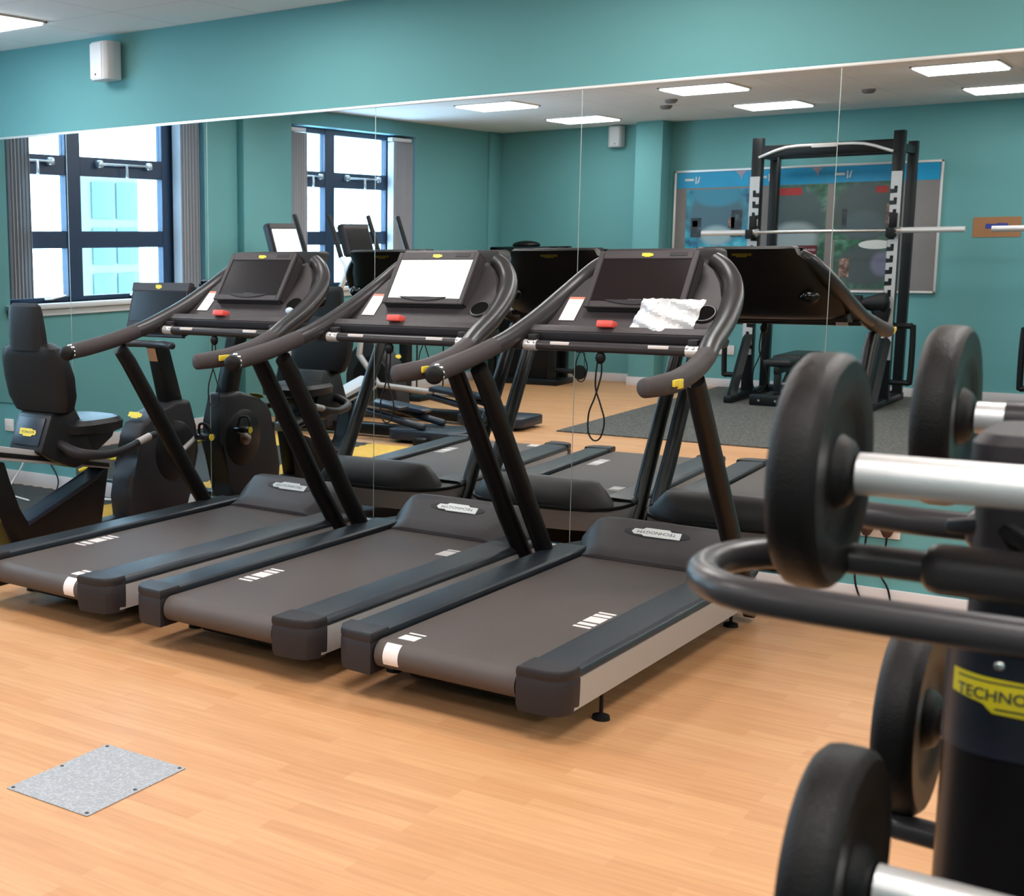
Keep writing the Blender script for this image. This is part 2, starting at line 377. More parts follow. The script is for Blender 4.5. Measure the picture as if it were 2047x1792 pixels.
# mirrors
mir_names = ['first', 'second', 'third', 'fourth', 'fifth', 'sixth', 'seventh', 'eighth']
edges = [-7.60, -6.40, -5.20, -4.00, -2.80, -1.60, -.40, .80, 2.0]
labs = ['wall mirror panel left of the recumbent bike with a raised bottom edge above two sockets', 'wall mirror panel behind the recumbent bike seat, reflecting the nearer window', 'wall mirror panel behind the leftmost treadmill console',
        'wall mirror panel behind the middle treadmill console', 'wall mirror panel behind the nearest treadmill console, reflecting the notice board',
        'wall mirror panel behind the weight stand, its raised bottom edge above the plugged double socket']
for i in range(6):
    z0 = .586 if i in (0, 5) else .113
    mb = MB(); mb.b2(edges[i] + .0012, edges[i + 1] - .0012, 0, .0115, z0, ZT)
    tag(mb.build('mirror_panel', 'mirror'), labs[i], 'mirror', 'mirror panels along the teal wall')
for i in range(1, 6):
    z0 = .586 if i == 5 else .113
    mb = MB(); mb.b2(edges[i] - .0016, edges[i] + .0016, -.0012, .0115, z0, ZT); struct('trim_%d' % (5 + i), mb, 'seam')
mb = MB(); mb.b2(-7.62, -.38, -.007, .0115, ZT, ZT + .016, .003); struct('trim_5', mb, 'trim')

# ceiling lights
def light(x, y, lab):
    e = empty('ceiling_light', (x, y, ZC), lab, 'light', 'square light panels in the tiled ceiling')
    mb = MB(); w = .315
    for a, b, c, d in ((-w, w, -w, -w + .02), (-w, w, w - .02, w), (-w, -w + .02, -w, w), (w - .02, w, -w, w)): mb.b2(a, b, c, d, -.010, .002, .002)
    mb.build('light_frame', 'white', e)
    d = MB(); d.b2(-w + .018, w - .018, -w + .018, w - .018, -.022, -.001, .008); d.build('diffuser', 'diff', e)
light(-6.22, -.94, 'square ceiling light panel above the leftmost treadmill, near the white speaker')
for x, y, l in ((-6.22, -5.83, 'reflected ceiling light panel seen first from the left, nearer row'), (-6.2, -7.86, 'reflected ceiling light panel above the small white back wall speaker'),
                (-4.18, -5.80, 'reflected ceiling light panel third across, nearer row above the power rack'), (-4.16, -7.80, 'reflected ceiling light panel over the left part of the notice board'),
                (-2.15, -5.80, 'reflected ceiling light panel near the top right corner, nearer row'), (-2.12, -7.80, 'reflected ceiling light panel cut by the right edge, farther row')):
    light(x, y, l)
for x in (-4.18, -2.15, -.12, 1.9):
    for y in (-.94, -3.38, -5.8, -7.8):
        if (y < -5 and x < -1): continue
        ld = bpy.data.lights.new('panel_lamp', 'AREA'); ld.shape = 'SQUARE'; ld.size = .6; ld.energy = (25. if y > -1 else 38. if y > -4 else 30.); ld.color = (1, .975, .95)
        lo = bpy.data.objects.new('panel_lamp', ld); lo.location = (x, y, ZC - .012); C.objects.link(lo)
for x, y in ((-6.2, -3.38),):
    ld = bpy.data.lights.new('panel_lamp', 'AREA'); ld.shape = 'SQUARE'; ld.size = .6; ld.energy = 40.; ld.color = (1, .975, .95)
    lo = bpy.data.objects.new('panel_lamp', ld); lo.location = (x, y, ZC - .012); C.objects.link(lo)
for (x, y, l) in ((-4.75, -6.55, 'round ceiling smoke detector left of the third reflected light'), (-5.0, -7.1, 'small round ceiling detector nearer the back column'), (-3.1, -7.0, 'small round ceiling detector above the power rack')):
    mb = MB(); mb.lathe([(.001, 0), (.06, 0), (.058, -.02), (.04, -.035), (.001, -.038)], (0, 0, 0), 'z', 20)
    o = tag(mb.build('smoke_detector', 'felt'), l, 'detector', 'small round fittings in the ceiling'); o.location = (x, y, ZC)

# speakers
def speaker(loc, rz, lab):
    s = empty('wall_speaker', loc, lab, 'speaker', 'white wall speakers', rz)
    mb = MB(); w, d, h = .085, .15, .118   # front towards -y
    prof = [(-w, -.035), (-w, -d + .02), (-w + .02, -d), (w - .035, -d), (w - .01, -d + .02), (w, -d + .06), (w * .8, -.012), (-w * .9, -.012)]
    mb.prism(prof, 'z', -h, h, .008); mb.build('cabinet', 'speak', s)
    g = MB(); g.b2(-w + .012, w - .045, -d - .004, -d + .002, -h + .01, h - .01, .003); g.build('grille', 'white', s)
    l = MB(); l.lathe([(.001, -d - .006), (.007, -d - .006), (.007, -d - .003)], (-.02, 0, -h + .035), 'y', 12); l.build('maker_mark', 'ink', s)
    k = MB(); k.b2(-.03, .03, -.05, -.001, -.05, .05, .006); k.b2(-.045, .045, -.008, 0, -.07, .07, .003); k.build('bracket', 'white', s)
    return s
sp = speaker((-5.945, .012, 2.838), math.radians(-8), 'white wall speaker above the mirror, beside the ceiling light')
s2 = copy_tree(sp); s2.location = (-6.235, YB, 2.875); s2.rotation_euler = (0, 0, PI + math.radians(5)); s2['label'] = 'small white wall speaker reflected on the back wall, left of the column'

# ------------------------------------------------------------------ treadmill
PV = -1.4  # pivot y in calibrated coordinates
def T(v): return (v[0], v[1] - PV, v[2])
def make_treadmill():
    root = empty('treadmill', (0, 0, 0), 'x', 'treadmill')
    O = (0, -PV, 0)
    # silver side bases, joined round the front
    base = MB()
    out = [(.467, -2.335), (.467, -.78), (.462, -.62), (.44, -.50), (.40, -.40), (.33, -.325), (.2, -.285), (0, -.272)]
    out = out + [(-x, y) for x, y in out[::-1][1:]]
    inn = [(x * .90, y - (.05 if y > -1 else 0)) for x, y in out]
    n = len(out); vs = []
    for (x, y) in out: vs += [(x, y, .116), (x, y, .222)]
    for (x, y) in inn: vs += [(x, y, .116), (x, y, .222)]
    fs = []
    for i in range(n - 1):
        a = 2 * i; fs += [(a, a + 2, a + 3, a + 1)]; b = 2 * n + 2 * i; fs += [(b, b + 1, b + 3, b + 2), (a, b, b + 2, a + 2), (a + 1, a + 3, b + 3, b + 1)]
    fs += [(0, 1, 2 * n + 1, 2 * n), (2 * n - 2, 4 * n - 2, 4 * n - 1, 2 * n - 1)]
    base.add(vs, fs); base.build('side_base', 'silver', root, O)
    # under frame, keeps the deck up
    u = MB(); u.b2(-.33, .33, -2.15, -.45, .10, .19, .01); u.b2(-.27, .27, -2.2, -1.9, .05, .12, .01); u.build('under_frame', 'black', root, O)
    # rails
    for s in (-1, 1):
        r = MB(); r.prism([(s * .297, .226), (s * .462, .222), (s * .470, .236), (s * .462, .250), (s * .445, .258), (s * .31, .262), (s * .297, .256)], 'y', -2.33, -.60, .003)
        r.build('side_rail', 'rail', root, O)
        c = MB()
        # rear end cap
        P = [(s * .295, -2.425), (s * .40, -2.420), (s * .445, -2.400), (s * .468, -2.36), (s * .470, -2.30), (s * .295, -2.30)]
        rings = []
        for z, k in ((.106, .93), (.13, .985), (.18, 1.), (.222, 1.), (.226, .975), (.232, .975), (.236, 1.), (.252, 1.), (.261, .975), (.264, .94)):
            cx, cy = s * .38, -2.34
            rings.append([Vector((cx + (x - cx) * k, cy + (y - cy) * k, z)) for x, y in P])
        c.loft(rings); c.build('end_cap', 'plast2', root, O)
    # belt with rolled rear end
    b = MB(); pr = []
    for k in range(13):
        a = PI / 2 + PI * k / 12; pr.append((-2.365 + .052 * math.cos(a), .184 + .052 * math.sin(a)))
    prof = [(-.5, .236)] + pr + [(-.5, .132)]
    prof2 = [(-.62, .230), ] + [(y + .0, z) for y, z in pr] + [(-.62, .14)]
    b.prism(prof, 'x', -.285, .285); b.build('running_belt', 'belt', root, O)
    # belt markings
    def mark(xc, yc, flip=1):
        for dy, w in ((-.115, .016), (-.07, .030), (0, .072), (.065, .030), (.105, .016)):
            k = MB(); k.b2(xc - .035, xc + .035, yc + dy - w / 2, yc + dy + w / 2, .2358, .2372); k.build('belt_mark', 'card', root, O)
    root['_'] = 0; del root['_']
    # motor cover
    m = MB()
    def ring(z, k, y0, xs, yf, inset=0):
        return None
    # sections along y: rear flat top sloping up to a hump then down to the front
    secs = [(-.706, .283, .238, .254), (-.700, .286, .238, .262), (-.64, .305, .236, .292), (-.56, .345, .236, .331), (-.50, .385, .236, .361), (-.45, .404, .236, .380), (-.41, .398, .236, .377), (-.36, .365, .236, .352), (-.315, .30, .236, .315), (-.288, .23, .236, .275)]
    rings = []
    for (y, hw, zb, zt) in secs:
        h = zt - zb; r_ = []
        pts = [(-1.02, 0), (-1.0, .22), (-.90, .60), (-.80, .90), (-.72, .98), (-.45, 1.0), (0, 1.0), (.45, 1.0), (.72, .98), (.80, .90), (.90, .60), (1.0, .22), (1.02, 0)]
        for px, pz in pts: r_.append(Vector((px * hw, y, zb + pz * h)))
        rings.append(r_)
    m.loft(rings); m.build('motor_cover', 'plast', root, O)
    lip = MB(); P = [(x * 1.0, y) for x, y in out if y > -.70]
    P = [(x * 1.012, y + .006 if y > -.6 else y) for x, y in P]
    lip.prism(P + [(-.28, -.695), (.28, -.695)], 'z', .222, .243, .004); lip.build('cover_lip', 'black', root, O)
    # oval recess with logo plate
    mt = frame((-.005, -.53, .3475), (-1, 0, 0), (0, -1, -.50))
    ov = MB(); ring_ = [(math.cos(a) * .155, math.sin(a) * .037, 0) for a in [2 * PI * k / 28 for k in range(28)]]
    ov.add([(x, y, z) for z in (-.001, .001) for x, y, _ in ring_], [tuple(range(28))[::-1], tuple(range(28, 56))] + [(i, (i + 1) % 28, 28 + (i + 1) % 28, 28 + i) for i in range(28)], mt)
    ov.build('logo_recess', 'plast2', root, O)
    logo(root, mt @ Matrix.Translation((0, 0, .0012)), .235, .062, 'badge', O, 'logo_plate')
    # uprights
    for s in (-1, 1):
        up = MB(); up.tube([(s * .462, -.635, .11), (s * .456, -.88, .44), (s * .458, -1.32, 1.08), (s * .462, -1.375, 1.15)], [.046, .046, .043, .040], 18, flat=.9, rnd=False)
        up.build('upright', 'upright', root, O)
        bt = MB(); bt.lathe([(.001, s * .012), (.010, s * .012), (.010, 0)], (s * .497, -.72, .19), 'x', 10); bt.build('upright_bolt', 'chrome', root, O)
    # handlebar: rear part foam grip, front part painted tube
    for s in (-1, 1):
        g = MB(); g.tube([(s * .434, -1.777, 1.155), (s * .468, -1.70, 1.162), (s * .480, -1.60, 1.170), (s * .476, -1.42, 1.197), (s * .458, -1.26, 1.235)], [.036, .040, .041, .040, .039], 20, sub=5)
        gp = g.build('handle_grip', 'foam', root, O)
        if s > 0:
            k = MB(); k.box((.512, -1.668, 1.170), (.012, .082, .026), .004); k.box((.5135, -1.650, 1.164), (.011, .045, .034), .004)
            mtx = None
            o = k.build('speed_switch', 'yellow', gp, O)
        else:
            k = MB(); k.tube([(-.434, -1.780, 1.155), (-.440, -1.763, 1.157)], .0375, 20); ks = k.build('speed_switch', 'black', gp, O)
            for a, dy in ((.2, 0), (.75, .004), (1.3, .002), (-.3, .0)):
                for t in (0, 1):
                    bb = MB(); bb.sphere((-.447 + math.cos(a) * .0375, -1.762 + dy + t * .014, 1.157 + math.sin(a) * .0375), .0075, u=8, v=6); bb.build('switch_button', 'chrome', ks, O)
    R = [(.458, -1.26, 1.235), (.435, -1.156, 1.268), (.41, -.953, 1.342), (.381, -.794, 1.420), (.342, -.69, 1.492), (.290, -.638, 1.555), (.235, -.615, 1.592)]
    RR = [.038, .040, .043, .044, .042, .038, .034]
    for s in (-1, 1):
        hb = MB(); hb.tube([(s * x, y, z) for x, y, z in R], RR, 20, sub=5, rnd=False); hb.build('handlebar', 'pipe', root, O)
    # rear hood of the console
    hd = MB(); rings = []
    for (z, hw, yf, yb) in ((1.262, .395, -.985, -.80), (1.285, .412, -.935, -.72), (1.34, .405, -.872, -.655), (1.42, .378, -.780, -.60), (1.49, .340, -.69, -.545), (1.555, .290, -.628, -.49), (1.60, .250, -.612, -.45), (1.628, .240, -.60, -.43), (1.640, .225, -.59, -.45)):
        r_ = []
        for k in range(13):
            t = -1 + 2 * k / 12; e = abs(t) ** 4 * (.85 if z < 1.56 else .35); r_.append(Vector((hw * t, yb * (1 - e) + yf * e, z)))
        for k in range(5):
            t = 1 - 2 * k / 4; r_.append(Vector((hw * .97 * t, yf + .01, z)))
        rings.append(r_)
    hd.loft(rings); hd.build('console_hood', 'black', root, O)
    logo(root, frame((0, -.448, 1.604), (-1, 0, 0), (0, .35, 1)), .10, .034, 'yellow', O, txt=False)
    # fascia plate inside the loop
    fc = MB(); poly = [(-.395, 1.30), (-.345, 1.425), (-.30, 1.50), (-.25, 1.55), (-.2, 1.58), (.2, 1.58), (.25, 1.55), (.30, 1.50), (.345, 1.425), (.395, 1.30), (.395, 1.275), (-.395, 1.275)]
    def fy(z): return -.985 + (z - 1.275) * 1.15
    n = len(poly); fc.add([(x, fy(z), z) for x, z in poly] + [(x, fy(z) + .04, z - .0) for x, z in poly], [tuple(range(n)), tuple(range(n, 2 * n))[::-1]] + [(i, (i + 1) % n, n + (i + 1) % n, n + i) for i in range(n)])
    fas = fc.build('fascia', 'plast', root, O)
    # screen housing
    u_ = Vector((0, .118, .171)).normalized(); nn = Vector((0, -u_.z, u_.y)).normalized()  # up along screen, normal to runner
    cen = Vector((0, -.826, 1.5075)); fm = frame(cen, (1, 0, 0), u_)
    def sbox(mbx, x0, x1, v0, v1, d0, d1, bev=.0, seg=2):
        b = bmesh.new(); bmesh.ops.create_cube(b, size=1)
        for v in b.verts: v.co = Vector(((x0 + x1) / 2 + v.co.x * (x1 - x0), (v0 + v1) / 2 + v.co.y * (v1 - v0), (d0 + d1) / 2 + v.co.z * (d1 - d0)))
        if bev: bmesh.ops.bevel(b, geom=b.edges[:], offset=bev, segments=seg, affect='EDGES')
        mbx.merge(b, fm)
    sh = MB(); sbox(sh, -.222, .222, -.140, .150, -.075, -.001, .012, 3)
    shell = sh.build('screen_housing', 'plast', root, O)
    bz = MB(); # raised bezel border
    for a in ((-.222, -.196, -.14, .15), (.196, .222, -.14, .15), (-.20, .20, .107, .15), (-.20, .20, -.14, -.107)): sbox(bz, a[0], a[1], a[2], a[3], -.004, .006, .003)
    bz.build('bezel', 'plast', shell, O)
    sc = MB(); sbox(sc, -.197, .197, -.108, .108, -.004, .0015, .001, 1); scr = sc.build('display', 'screen', shell, O)
    lp = MB(); vs = []; 
    for k in range(13):
        t = -1 + 2 * k / 12; vs.append((t * .13, -.105 - .020 * (1 - t * t), .010)); 
    nv = len(vs); lp.add([v for v in vs] + [(x, -.103, .010) for x, _, _ in vs] + [(x, y, .004) for x, y, _ in vs], [(i, i + 1, nv + i + 1, nv + i) for i in range(nv - 1)] + [(2 * nv + i, 2 * nv + i + 1, i + 1, i) for i in range(nv - 1)], fm)
    lp.build('screen_ledge', 'plast2', shell, O)
    tp = MB(); sbox(tp, -.205, .205, .148, .170, -.10, -.006, .006); tp.build('top_trim_lit', 'silver' if False else 'pipe', shell, O)  # toned lighter to paint the light caught on the top face
    logo(root, frame(cen + u_ * .126 + nn * .0065, (1, 0, 0), u_), .052, .020, 'yellow', O, txt=False)
    text_obj('screen_text', 'TECHNOGYM', .010, 'felt', Matrix.Translation(O) @ frame(cen - u_ * .098 + nn * .002, (1, 0, 0), u_), scr, ext=.0002)
    pt = MB(); sbox(pt, .095, .175, .120, .142, .003, .0075, .002); pt.build('port_cover', 'plast2', shell, O)
    # cup holders in the fascia
    for s in (-1, 1):
        zc = 1.372; yc = fy(zc) - .001
        n_ = Vector((0, -1, 1.15)).normalized(); fmc = frame((s * .30, yc, zc), (1, 0, 0), Vector((0, 1.15, 1)))
        if s > 0:
            ch = MB(); rg = []
            for (r, h) in ((.050, -.003), (.050, .006), (.047, .009), (.042, .009), (.0415, .004)):
                rg.append([fmc @ Vector((r * math.cos(2 * PI * k / 28), r * math.sin(2 * PI * k / 28), h)) for k in range(28)])
            ch.loft(rg, cap=False); ch.build('cup_holder_rim', 'pipe', root, O)
            ch = MB(); rg = [[fmc @ Vector((r * math.cos(2 * PI * k / 28), r * math.sin(2 * PI * k / 28), h)) for k in range(28)] for r, h in ((.0425, .0065), (.0425, -.002))]
            ch.loft(rg); ch.build('cup_holder_shade', 'hole_shade', root, O)  # flat black disc paints the shade inside the cup well
        else:
            cd = MB(); fmd = frame((-.292, fy(1.39) - .003, 1.39), (1, 0, 0), Vector((0.0, 1.15, 1)))
            def cb(mbx, a, b, c, d, h):
                mbx.add([(a, c, 0), (b, c, 0), (b, d, 0), (a, d, 0), (a, c, h), (b, c, h), (b, d, h), (a, d, h)], [(0, 3, 2, 1), (4, 5, 6, 7), (0, 1, 5, 4), (1, 2, 6, 5), (2, 3, 7, 6), (3, 0, 4, 7)], fmd)
            cb(cd, -.036, .036, -.085, .060, .002); ic = cd.build('instruction_card', 'card', root, O)
            ce = MB(); cb(ce, -.036, .036, .048, .062, .0024); ce.build('card_header', 'cardred', ic, O)
    for s in (-1, 1):
        cbm = MB(); cbm.sphere((s * .285, -.648, 1.385), .045, (1.1, .5, .8), 16, 10); cbm.build('cup_holder_base', 'gloss', root, O)
    # shelf and crossbar
    tr = MB(); tr.prism([(-1.075, 1.262), (-1.08, 1.294), (-1.06, 1.308), (-.965, 1.300), (-.90, 1.270), (-.92, 1.245), (-1.04, 1.238)], 'x', -.418, .418, .004)
    tr.build('shelf', 'plast2', root, O)
    sb = MB(); sb.prism([(-1.073, 1.290), (-1.078, 1.300), (-1.045, 1.322), (-.965, 1.312), (-.965, 1.300)], 'x', -.405, .405, .002); sb.build('shelf_top', 'plast', root, O)
    st = MB(); st.box((-.045, -1.048, 1.330), (.072, .060, .030), .007, rot=Matrix.Rotation(math.radians(-12), 4, 'X')); st.build('stop_button', 'red', root, O)
    gb = MB(); gb.tube([(-.445, -1.115, 1.238), (.445, -1.115, 1.238)], .0215, 16, rnd=False); bar = gb.build('crossbar', 'pipe', root, O)
    for s in (-1, 1):
        q = MB(); q.box((s * .215, -1.132, 1.250), (.085, .012, .013), .002); q.build('bar_label', 'card', bar, O)
        q = MB(); q.tube([(s * .325, -1.115, 1.238), (s * .385, -1.115, 1.238)], .0235, 16, rnd=False); q.build('pulse_sensor', 'steel', bar, O)
        for t in (-.014, .012):
            q = MB(); q.sphere((s * .345 + t, -1.131, 1.250), .008, u=10, v=8); q.build('sensor_contact', 'chrome', bar, O)
        q = MB(); q.b2(s * .35 - .02, s * .35 + .02, -1.125, -1.09, 1.255, 1.285, .005); q.build('sensor_clip', 'plast2', bar, O)
    # hanging safety cord
    cl = MB(); cl.sphere((-.04, -1.11, 1.195), .022, (1, .8, 1.2), 12, 8); ck = cl.build('safety_clip', 'black', root, O)
    co = MB(); co.tube([(-.05, -1.11, 1.20), (-.06, -1.108, 1.08), (-.035, -1.108, 1.0), (-.015, -1.108, .93), (-.03, -1.108, .86), (-.06, -1.108, .845), (-.085, -1.108, .88), (-.085, -1.108, .96), (-.06, -1.108, 1.03), (-.035, -1.11, 1.12), (-.035, -1.11, 1.18)], .0035, 6, sub=5)
    co.build('safety_cord', 'black', ck, O)
    # rear feet and front wheels
    for s in (-1, 1):
        for y in (-2.05, -.62):
            f = MB(); f.lathe([(.001, 0), (.032, 0), (.030, .014), (.014, .020), (.007, .022), (.007, .13), (.001, .13)], (s * .435 if y < -1 else s * .38, y, 0), 'z', 18)
            f.build('foot', 'black', root, O)
    w = MB(); w.lathe([(.001, -.02), (.04, -.02), (.04, .02), (.001, .02)], (.42, -.50, .06), 'x', 18); w.build('transport_wheel', 'rubber', root, O)
    return root, mark
tm, _m = make_treadmill()
TT = [(-4.201, .0178, -.0432), (-3.1466, -.0036, -.0377), (-2.1193, -.0142, -.0365)]
tms = [tm, copy_tree(tm), copy_tree(tm)]
tl = ['leftmost of the three treadmills, dark screen, beside the recumbent bike', 'middle treadmill of the three, with its screen glowing white', 'nearest treadmill, with crumpled white film lying on its console']
for o, (tx, ty, ta), l in zip(tms, TT, tl):
    o.location = (tx - PV * math.sin(ta) * 1.0, ty + PV * math.cos(ta), 0); o.rotation_euler = (0, 0, ta); o['label'] = l; o['group'] = 'treadmills facing the mirror'
def find(o, nm):
    for c in o.children:
        if c.name.split('.')[0] == nm: return c
        r = find(c, nm)
        if r: return r
d = find(tms[1], 'display'); d.data = d.data.copy(); d.data.materials[0] = M['screen_on_and_glare']; d['label'] = 'glowing white screen'
# belt markings differ per belt
def marks(root, lst):
    for (xc, yc, bars) in lst:
        for dy, w in bars:
            k = MB(); z = .2362
            k.b2(xc - .035, xc + .035, yc + dy - w / 2 - PV, yc + dy + w / 2 - PV, z - .001, z + .0012); k.build('belt_mark', 'card', root)
full = ((-.115, .018), (-.072, .030), (0, .075), (.067, .030), (.108, .018))
half = ((0, .06), (.055, .02), (-.05, .025))
marks(tms[0], [(-.225, -1.80, full), (.21, -2.325, ((0, .05), (.05, .02)))])
marks(tms[1], [(-.205, -1.86, full), (.225, -1.0, half)])
marks(tms[2], [(.225, -1.66, full), (-.205, -2.30, ((0, .055), (.055, .012)))])
for rt, xc in ((tms[0], .228), (tms[2], -.215)):
    k = MB(); pr = []
    for a in [PI * .62 + PI * .55 * i / 8 for i in range(9)]: pr.append((-2.365 + .0532 * math.cos(a) - PV, .184 + .0532 * math.sin(a)))
    for a in [PI * .62 + PI * .55 * i / 8 for i in range(8, -1, -1)]: pr.append((-2.365 + .051 * math.cos(a) - PV, .184 + .051 * math.sin(a)))
    k.prism(pr, 'x', xc - .032, xc + .032); k.build('belt_tape', 'card', rt)

# crumpled film bag on the nearest console
mb = MB(); nx, ny = 22, 14; vs = []; fs = []
rb = random.Random(3)
for j in range(ny + 1):
    for i in range(nx + 1):
        u = i / nx; v = j / ny
        x = .035 + u * .275 + (.035 * v if u < .3 else .02 * v); z = 1.312 + v * .125
        y = -.985 + v * .075 - .03 * math.sin(u * PI) * (1 - v * .4) + rb.uniform(-.0025, .0025) + .018 * math.sin(u * 9 + v * 8) * math.sin(v * 5 + 1)
        vs.append((x, y - .035, z + rb.uniform(-.003, .003)))
m_ = len(vs)
vs += [(x, y + .022 * min(1, 4 * min(k % (nx + 1), nx - k % (nx + 1)) / nx), z) for k, (x, y, z) in enumerate(vs)]
for j in range(ny):
    for i in range(nx):
        a = j * (nx + 1) + i; fs += [(a, a + 1, a + nx + 2, a + nx + 1), (m_ + a, m_ + a + nx + 1, m_ + a + nx + 2, m_ + a + 1)]
for i in range(nx): a = i; fs.append((a, m_ + a, m_ + a + 1, a + 1)); a = ny * (nx + 1) + i; fs.append((a, a + 1, m_ + a + 1, m_ + a))
for j in range(ny): a = j * (nx + 1); fs.append((a, a + nx + 1, m_ + a + nx + 1, m_ + a)); a += nx; fs.append((a, m_ + a, m_ + a + nx + 1, a + nx + 1))
mb.add(vs, fs); o = tag(mb.build('crumpled_film', 'plastbag', off=(0, -PV, 0), ang=20), 'crumpled shiny white plastic film on the nearest treadmill console', 'packaging')
o.location = tms[2].location; o.rotation_euler = tms[2].rotation_euler
mb = MB(); mb.sphere((.312, -.93, 1.345), .024, (1, .8, .8), 10, 7); o = tag(mb.build('crumpled_tissue', mat('pale_blue_paper', (.55, .65, .75), .8, bump=.8, bscale=60, var=.1), off=(0, -PV, 0)), 'pale blue crumpled tissue in the cup holder of the leftmost treadmill', 'tissue')
o.location = tms[0].location; o.rotation_euler = tms[0].rotation_euler

# ------------------------------------------------------------------ floor plate
mb = MB(); mb.b2(-.175, .175, -.23, .23, 0, .004, .0015, 1); pl = tag(mb.build('floor_plate', 'plate'), 'grey metal cover plate screwed to the wood floor', 'cover plate')
pl.location = (-2.825, -3.541, .0)
for x in (-.16, .16):
    for y in (-.215, 0, .215):
        s = MB(); s.lathe([(.001, .004), (.007, .004), (.005, .0062), (.001, .0066)], (x, y, 0), 'z', 10); s.build('screw', 'ink', pl)

# ------------------------------------------------------------------ recumbent bike  (local y forward)
BX = -5.29
bike = empty('recumbent_bike', (BX, -1.0, .0125), 'black recumbent exercise bike with tall backrest, facing the mirror', 'exercise bike')
BO = (0, 1.0, 0)
def sect(mb, secs, n=16, p=2.6):
    rings = []
    for (cx, cy, cz, hx, hy, ty) in secs:   # superellipse in xy tilted about x by ty
        r_ = []
        for k in range(n):
            a = 2 * PI * k / n; c, s = math.cos(a), math.sin(a)
            x = hx * math.copysign(abs(c) ** (2 / p), c); y = hy * math.copysign(abs(s) ** (2 / p), s)
            r_.append(Vector((cx + x, cy + y * math.cos(ty), cz + y * math.sin(ty))))
        rings.append(r_)
    mb.loft(rings); return mb
mb = MB(); sect(mb, [(0, -1.34, .765, .17, .030, .1), (0, -1.345, .785, .205, .060, .1), (0, -1.36, .86, .238, .072, .1), (0, -1.38, .97, .246, .074, .08), (0, -1.41, 1.08, .232, .068, .06), (0, -1.425, 1.13, .205, .060, .05), (0, -1.43, 1.155, .140, .05, .05)], 20, 3.2)
sect(mb, [(0, -1.448, 1.12, .13, .045, .05), (0, -1.455, 1.20, .128, .042, .05), (0, -1.465, 1.32, .118, .036, .05), (0, -1.468, 1.355, .112, .028, .05), (0, -1.468, 1.37, .095, .012, .05)], 20, 3.2)
mb.build('backrest', 'seatv', bike, BO)
mb = MB(); mb.prism([(-1.51, .57), (-1.42, .77), (-1.24, .80), (-1.14, .62), (-1.07, .49), (-1.24, .45), (-1.42, .52)], 'x', -.13, .13, .015); sbx = mb.build('seat_carriage', 'leather', bike, BO)
mb = MB(); mb.prism([(-1.485, .60), (-1.425, .745), (-1.44, .75), (-1.505, .605)], 'x', -.10, .10, .003); mb.build('back_cover', 'bluegrey', sbx, BO)
logo(bike, frame((0, -1.4785, .672), (1, 0, 0), (0, .44, 1)), .13, .045, 'yellow', BO)
mb = MB(); sect(mb, [(0, -1.08, .632, .18, .20, 0), (0, -1.08, .645, .205, .235, 0), (0, -1.08, .690, .21, .24, 0), (0, -1.08, .715, .19, .21, 0), (0, -1.08, .722, .15, .17, 0)], 24, 3); mb.build('seat_cushion', 'leather', bike, BO)
mb = MB(); mb.prism([(-1.33, .60), (-1.30, .63), (-.90, .63), (-.92, .59), (-1.05, .52)], 'x', -.11, .11, .01); mb.build('seat_pan', 'plast2', bike, BO)
for s in (-1, 1):
    h = MB(); h.tube([(s * .12, -1.36, .60), (s * .25, -1.33, .555), (s * .30, -1.15, .535), (s * .31, -1.0, .555), (s * .31, -.86, .590), (s * .31, -.78, .600)], [.028, .030, .024, .021, .020, .020], 14, sub=5); hh = h.build('side_handle', 'plast2', bike, BO)
    h = MB(); h.tube([(s * .31, -.93, .573), (s * .31, -.83, .596)], .0215, 14, rnd=False); h.build('pulse_sensor', 'card', hh, BO)
mb = MB(); mb.prism([(-2.0, .688), (-.90, .452), (-.90, .395), (-2.0, .605)], 'x', -.075, .075, .006); rl = mb.build('seat_rail', 'silver', bike, BO)
mb = MB(); mb.prism([(-1.98, .650), (-.92, .432), (-.92, .408), (-1.98, .622)], 'x', -.078, .078, .002); mb.build('rail_scale', 'black', rl, BO)
mb = MB(); mb.prism([(-2.04, .60), (-1.70, .54), (-1.62, .27), (-1.555, .17), (-1.0, .345), (-.94, .40), (-.90, .40), (-.98, .03), (-1.02, .0), (-1.56, .0), (-1.66, .05), (-1.74, .22), (-1.82, .46), (-2.05, .52)], 'x', -.055, .055, .012); mb.build('frame', 'upright', bike, BO)
mb = MB(); mb.prism([(-1.545, .20), (-1.0, .37), (-.93, .42), (-.93, .40), (-1.0, .345), (-1.55, .165)], 'x', -.062, .062, .008); mb.build('frame_cap', 'bluegrey', bike, BO)
mb = MB(); mb.b2(-.30, .30, -1.62, -1.54, 0, .05, .015); mb.b2(-.30, .30, -.42, -.32, 0, .05, .015); mb.b2(-.05, .05, -1.0, -.3, .01, .09, .01); mb.build('base_bar', 'black', bike, BO)
hous = [(-.52, .67), (-.62, .63), (-.675, .55), (-.655, .42), (-.735, .33), (-.765, .20), (-.745, .03), (-.20, .03), (-.24, .14), (-.10, .40), (-.12, .56), (-.18, .73), (-.33, .735)]
mb = MB(); mb.prism(hous, 'x', -.085, .085, .03, 3); mb.build('flywheel_housing', 'plast2', bike, BO)
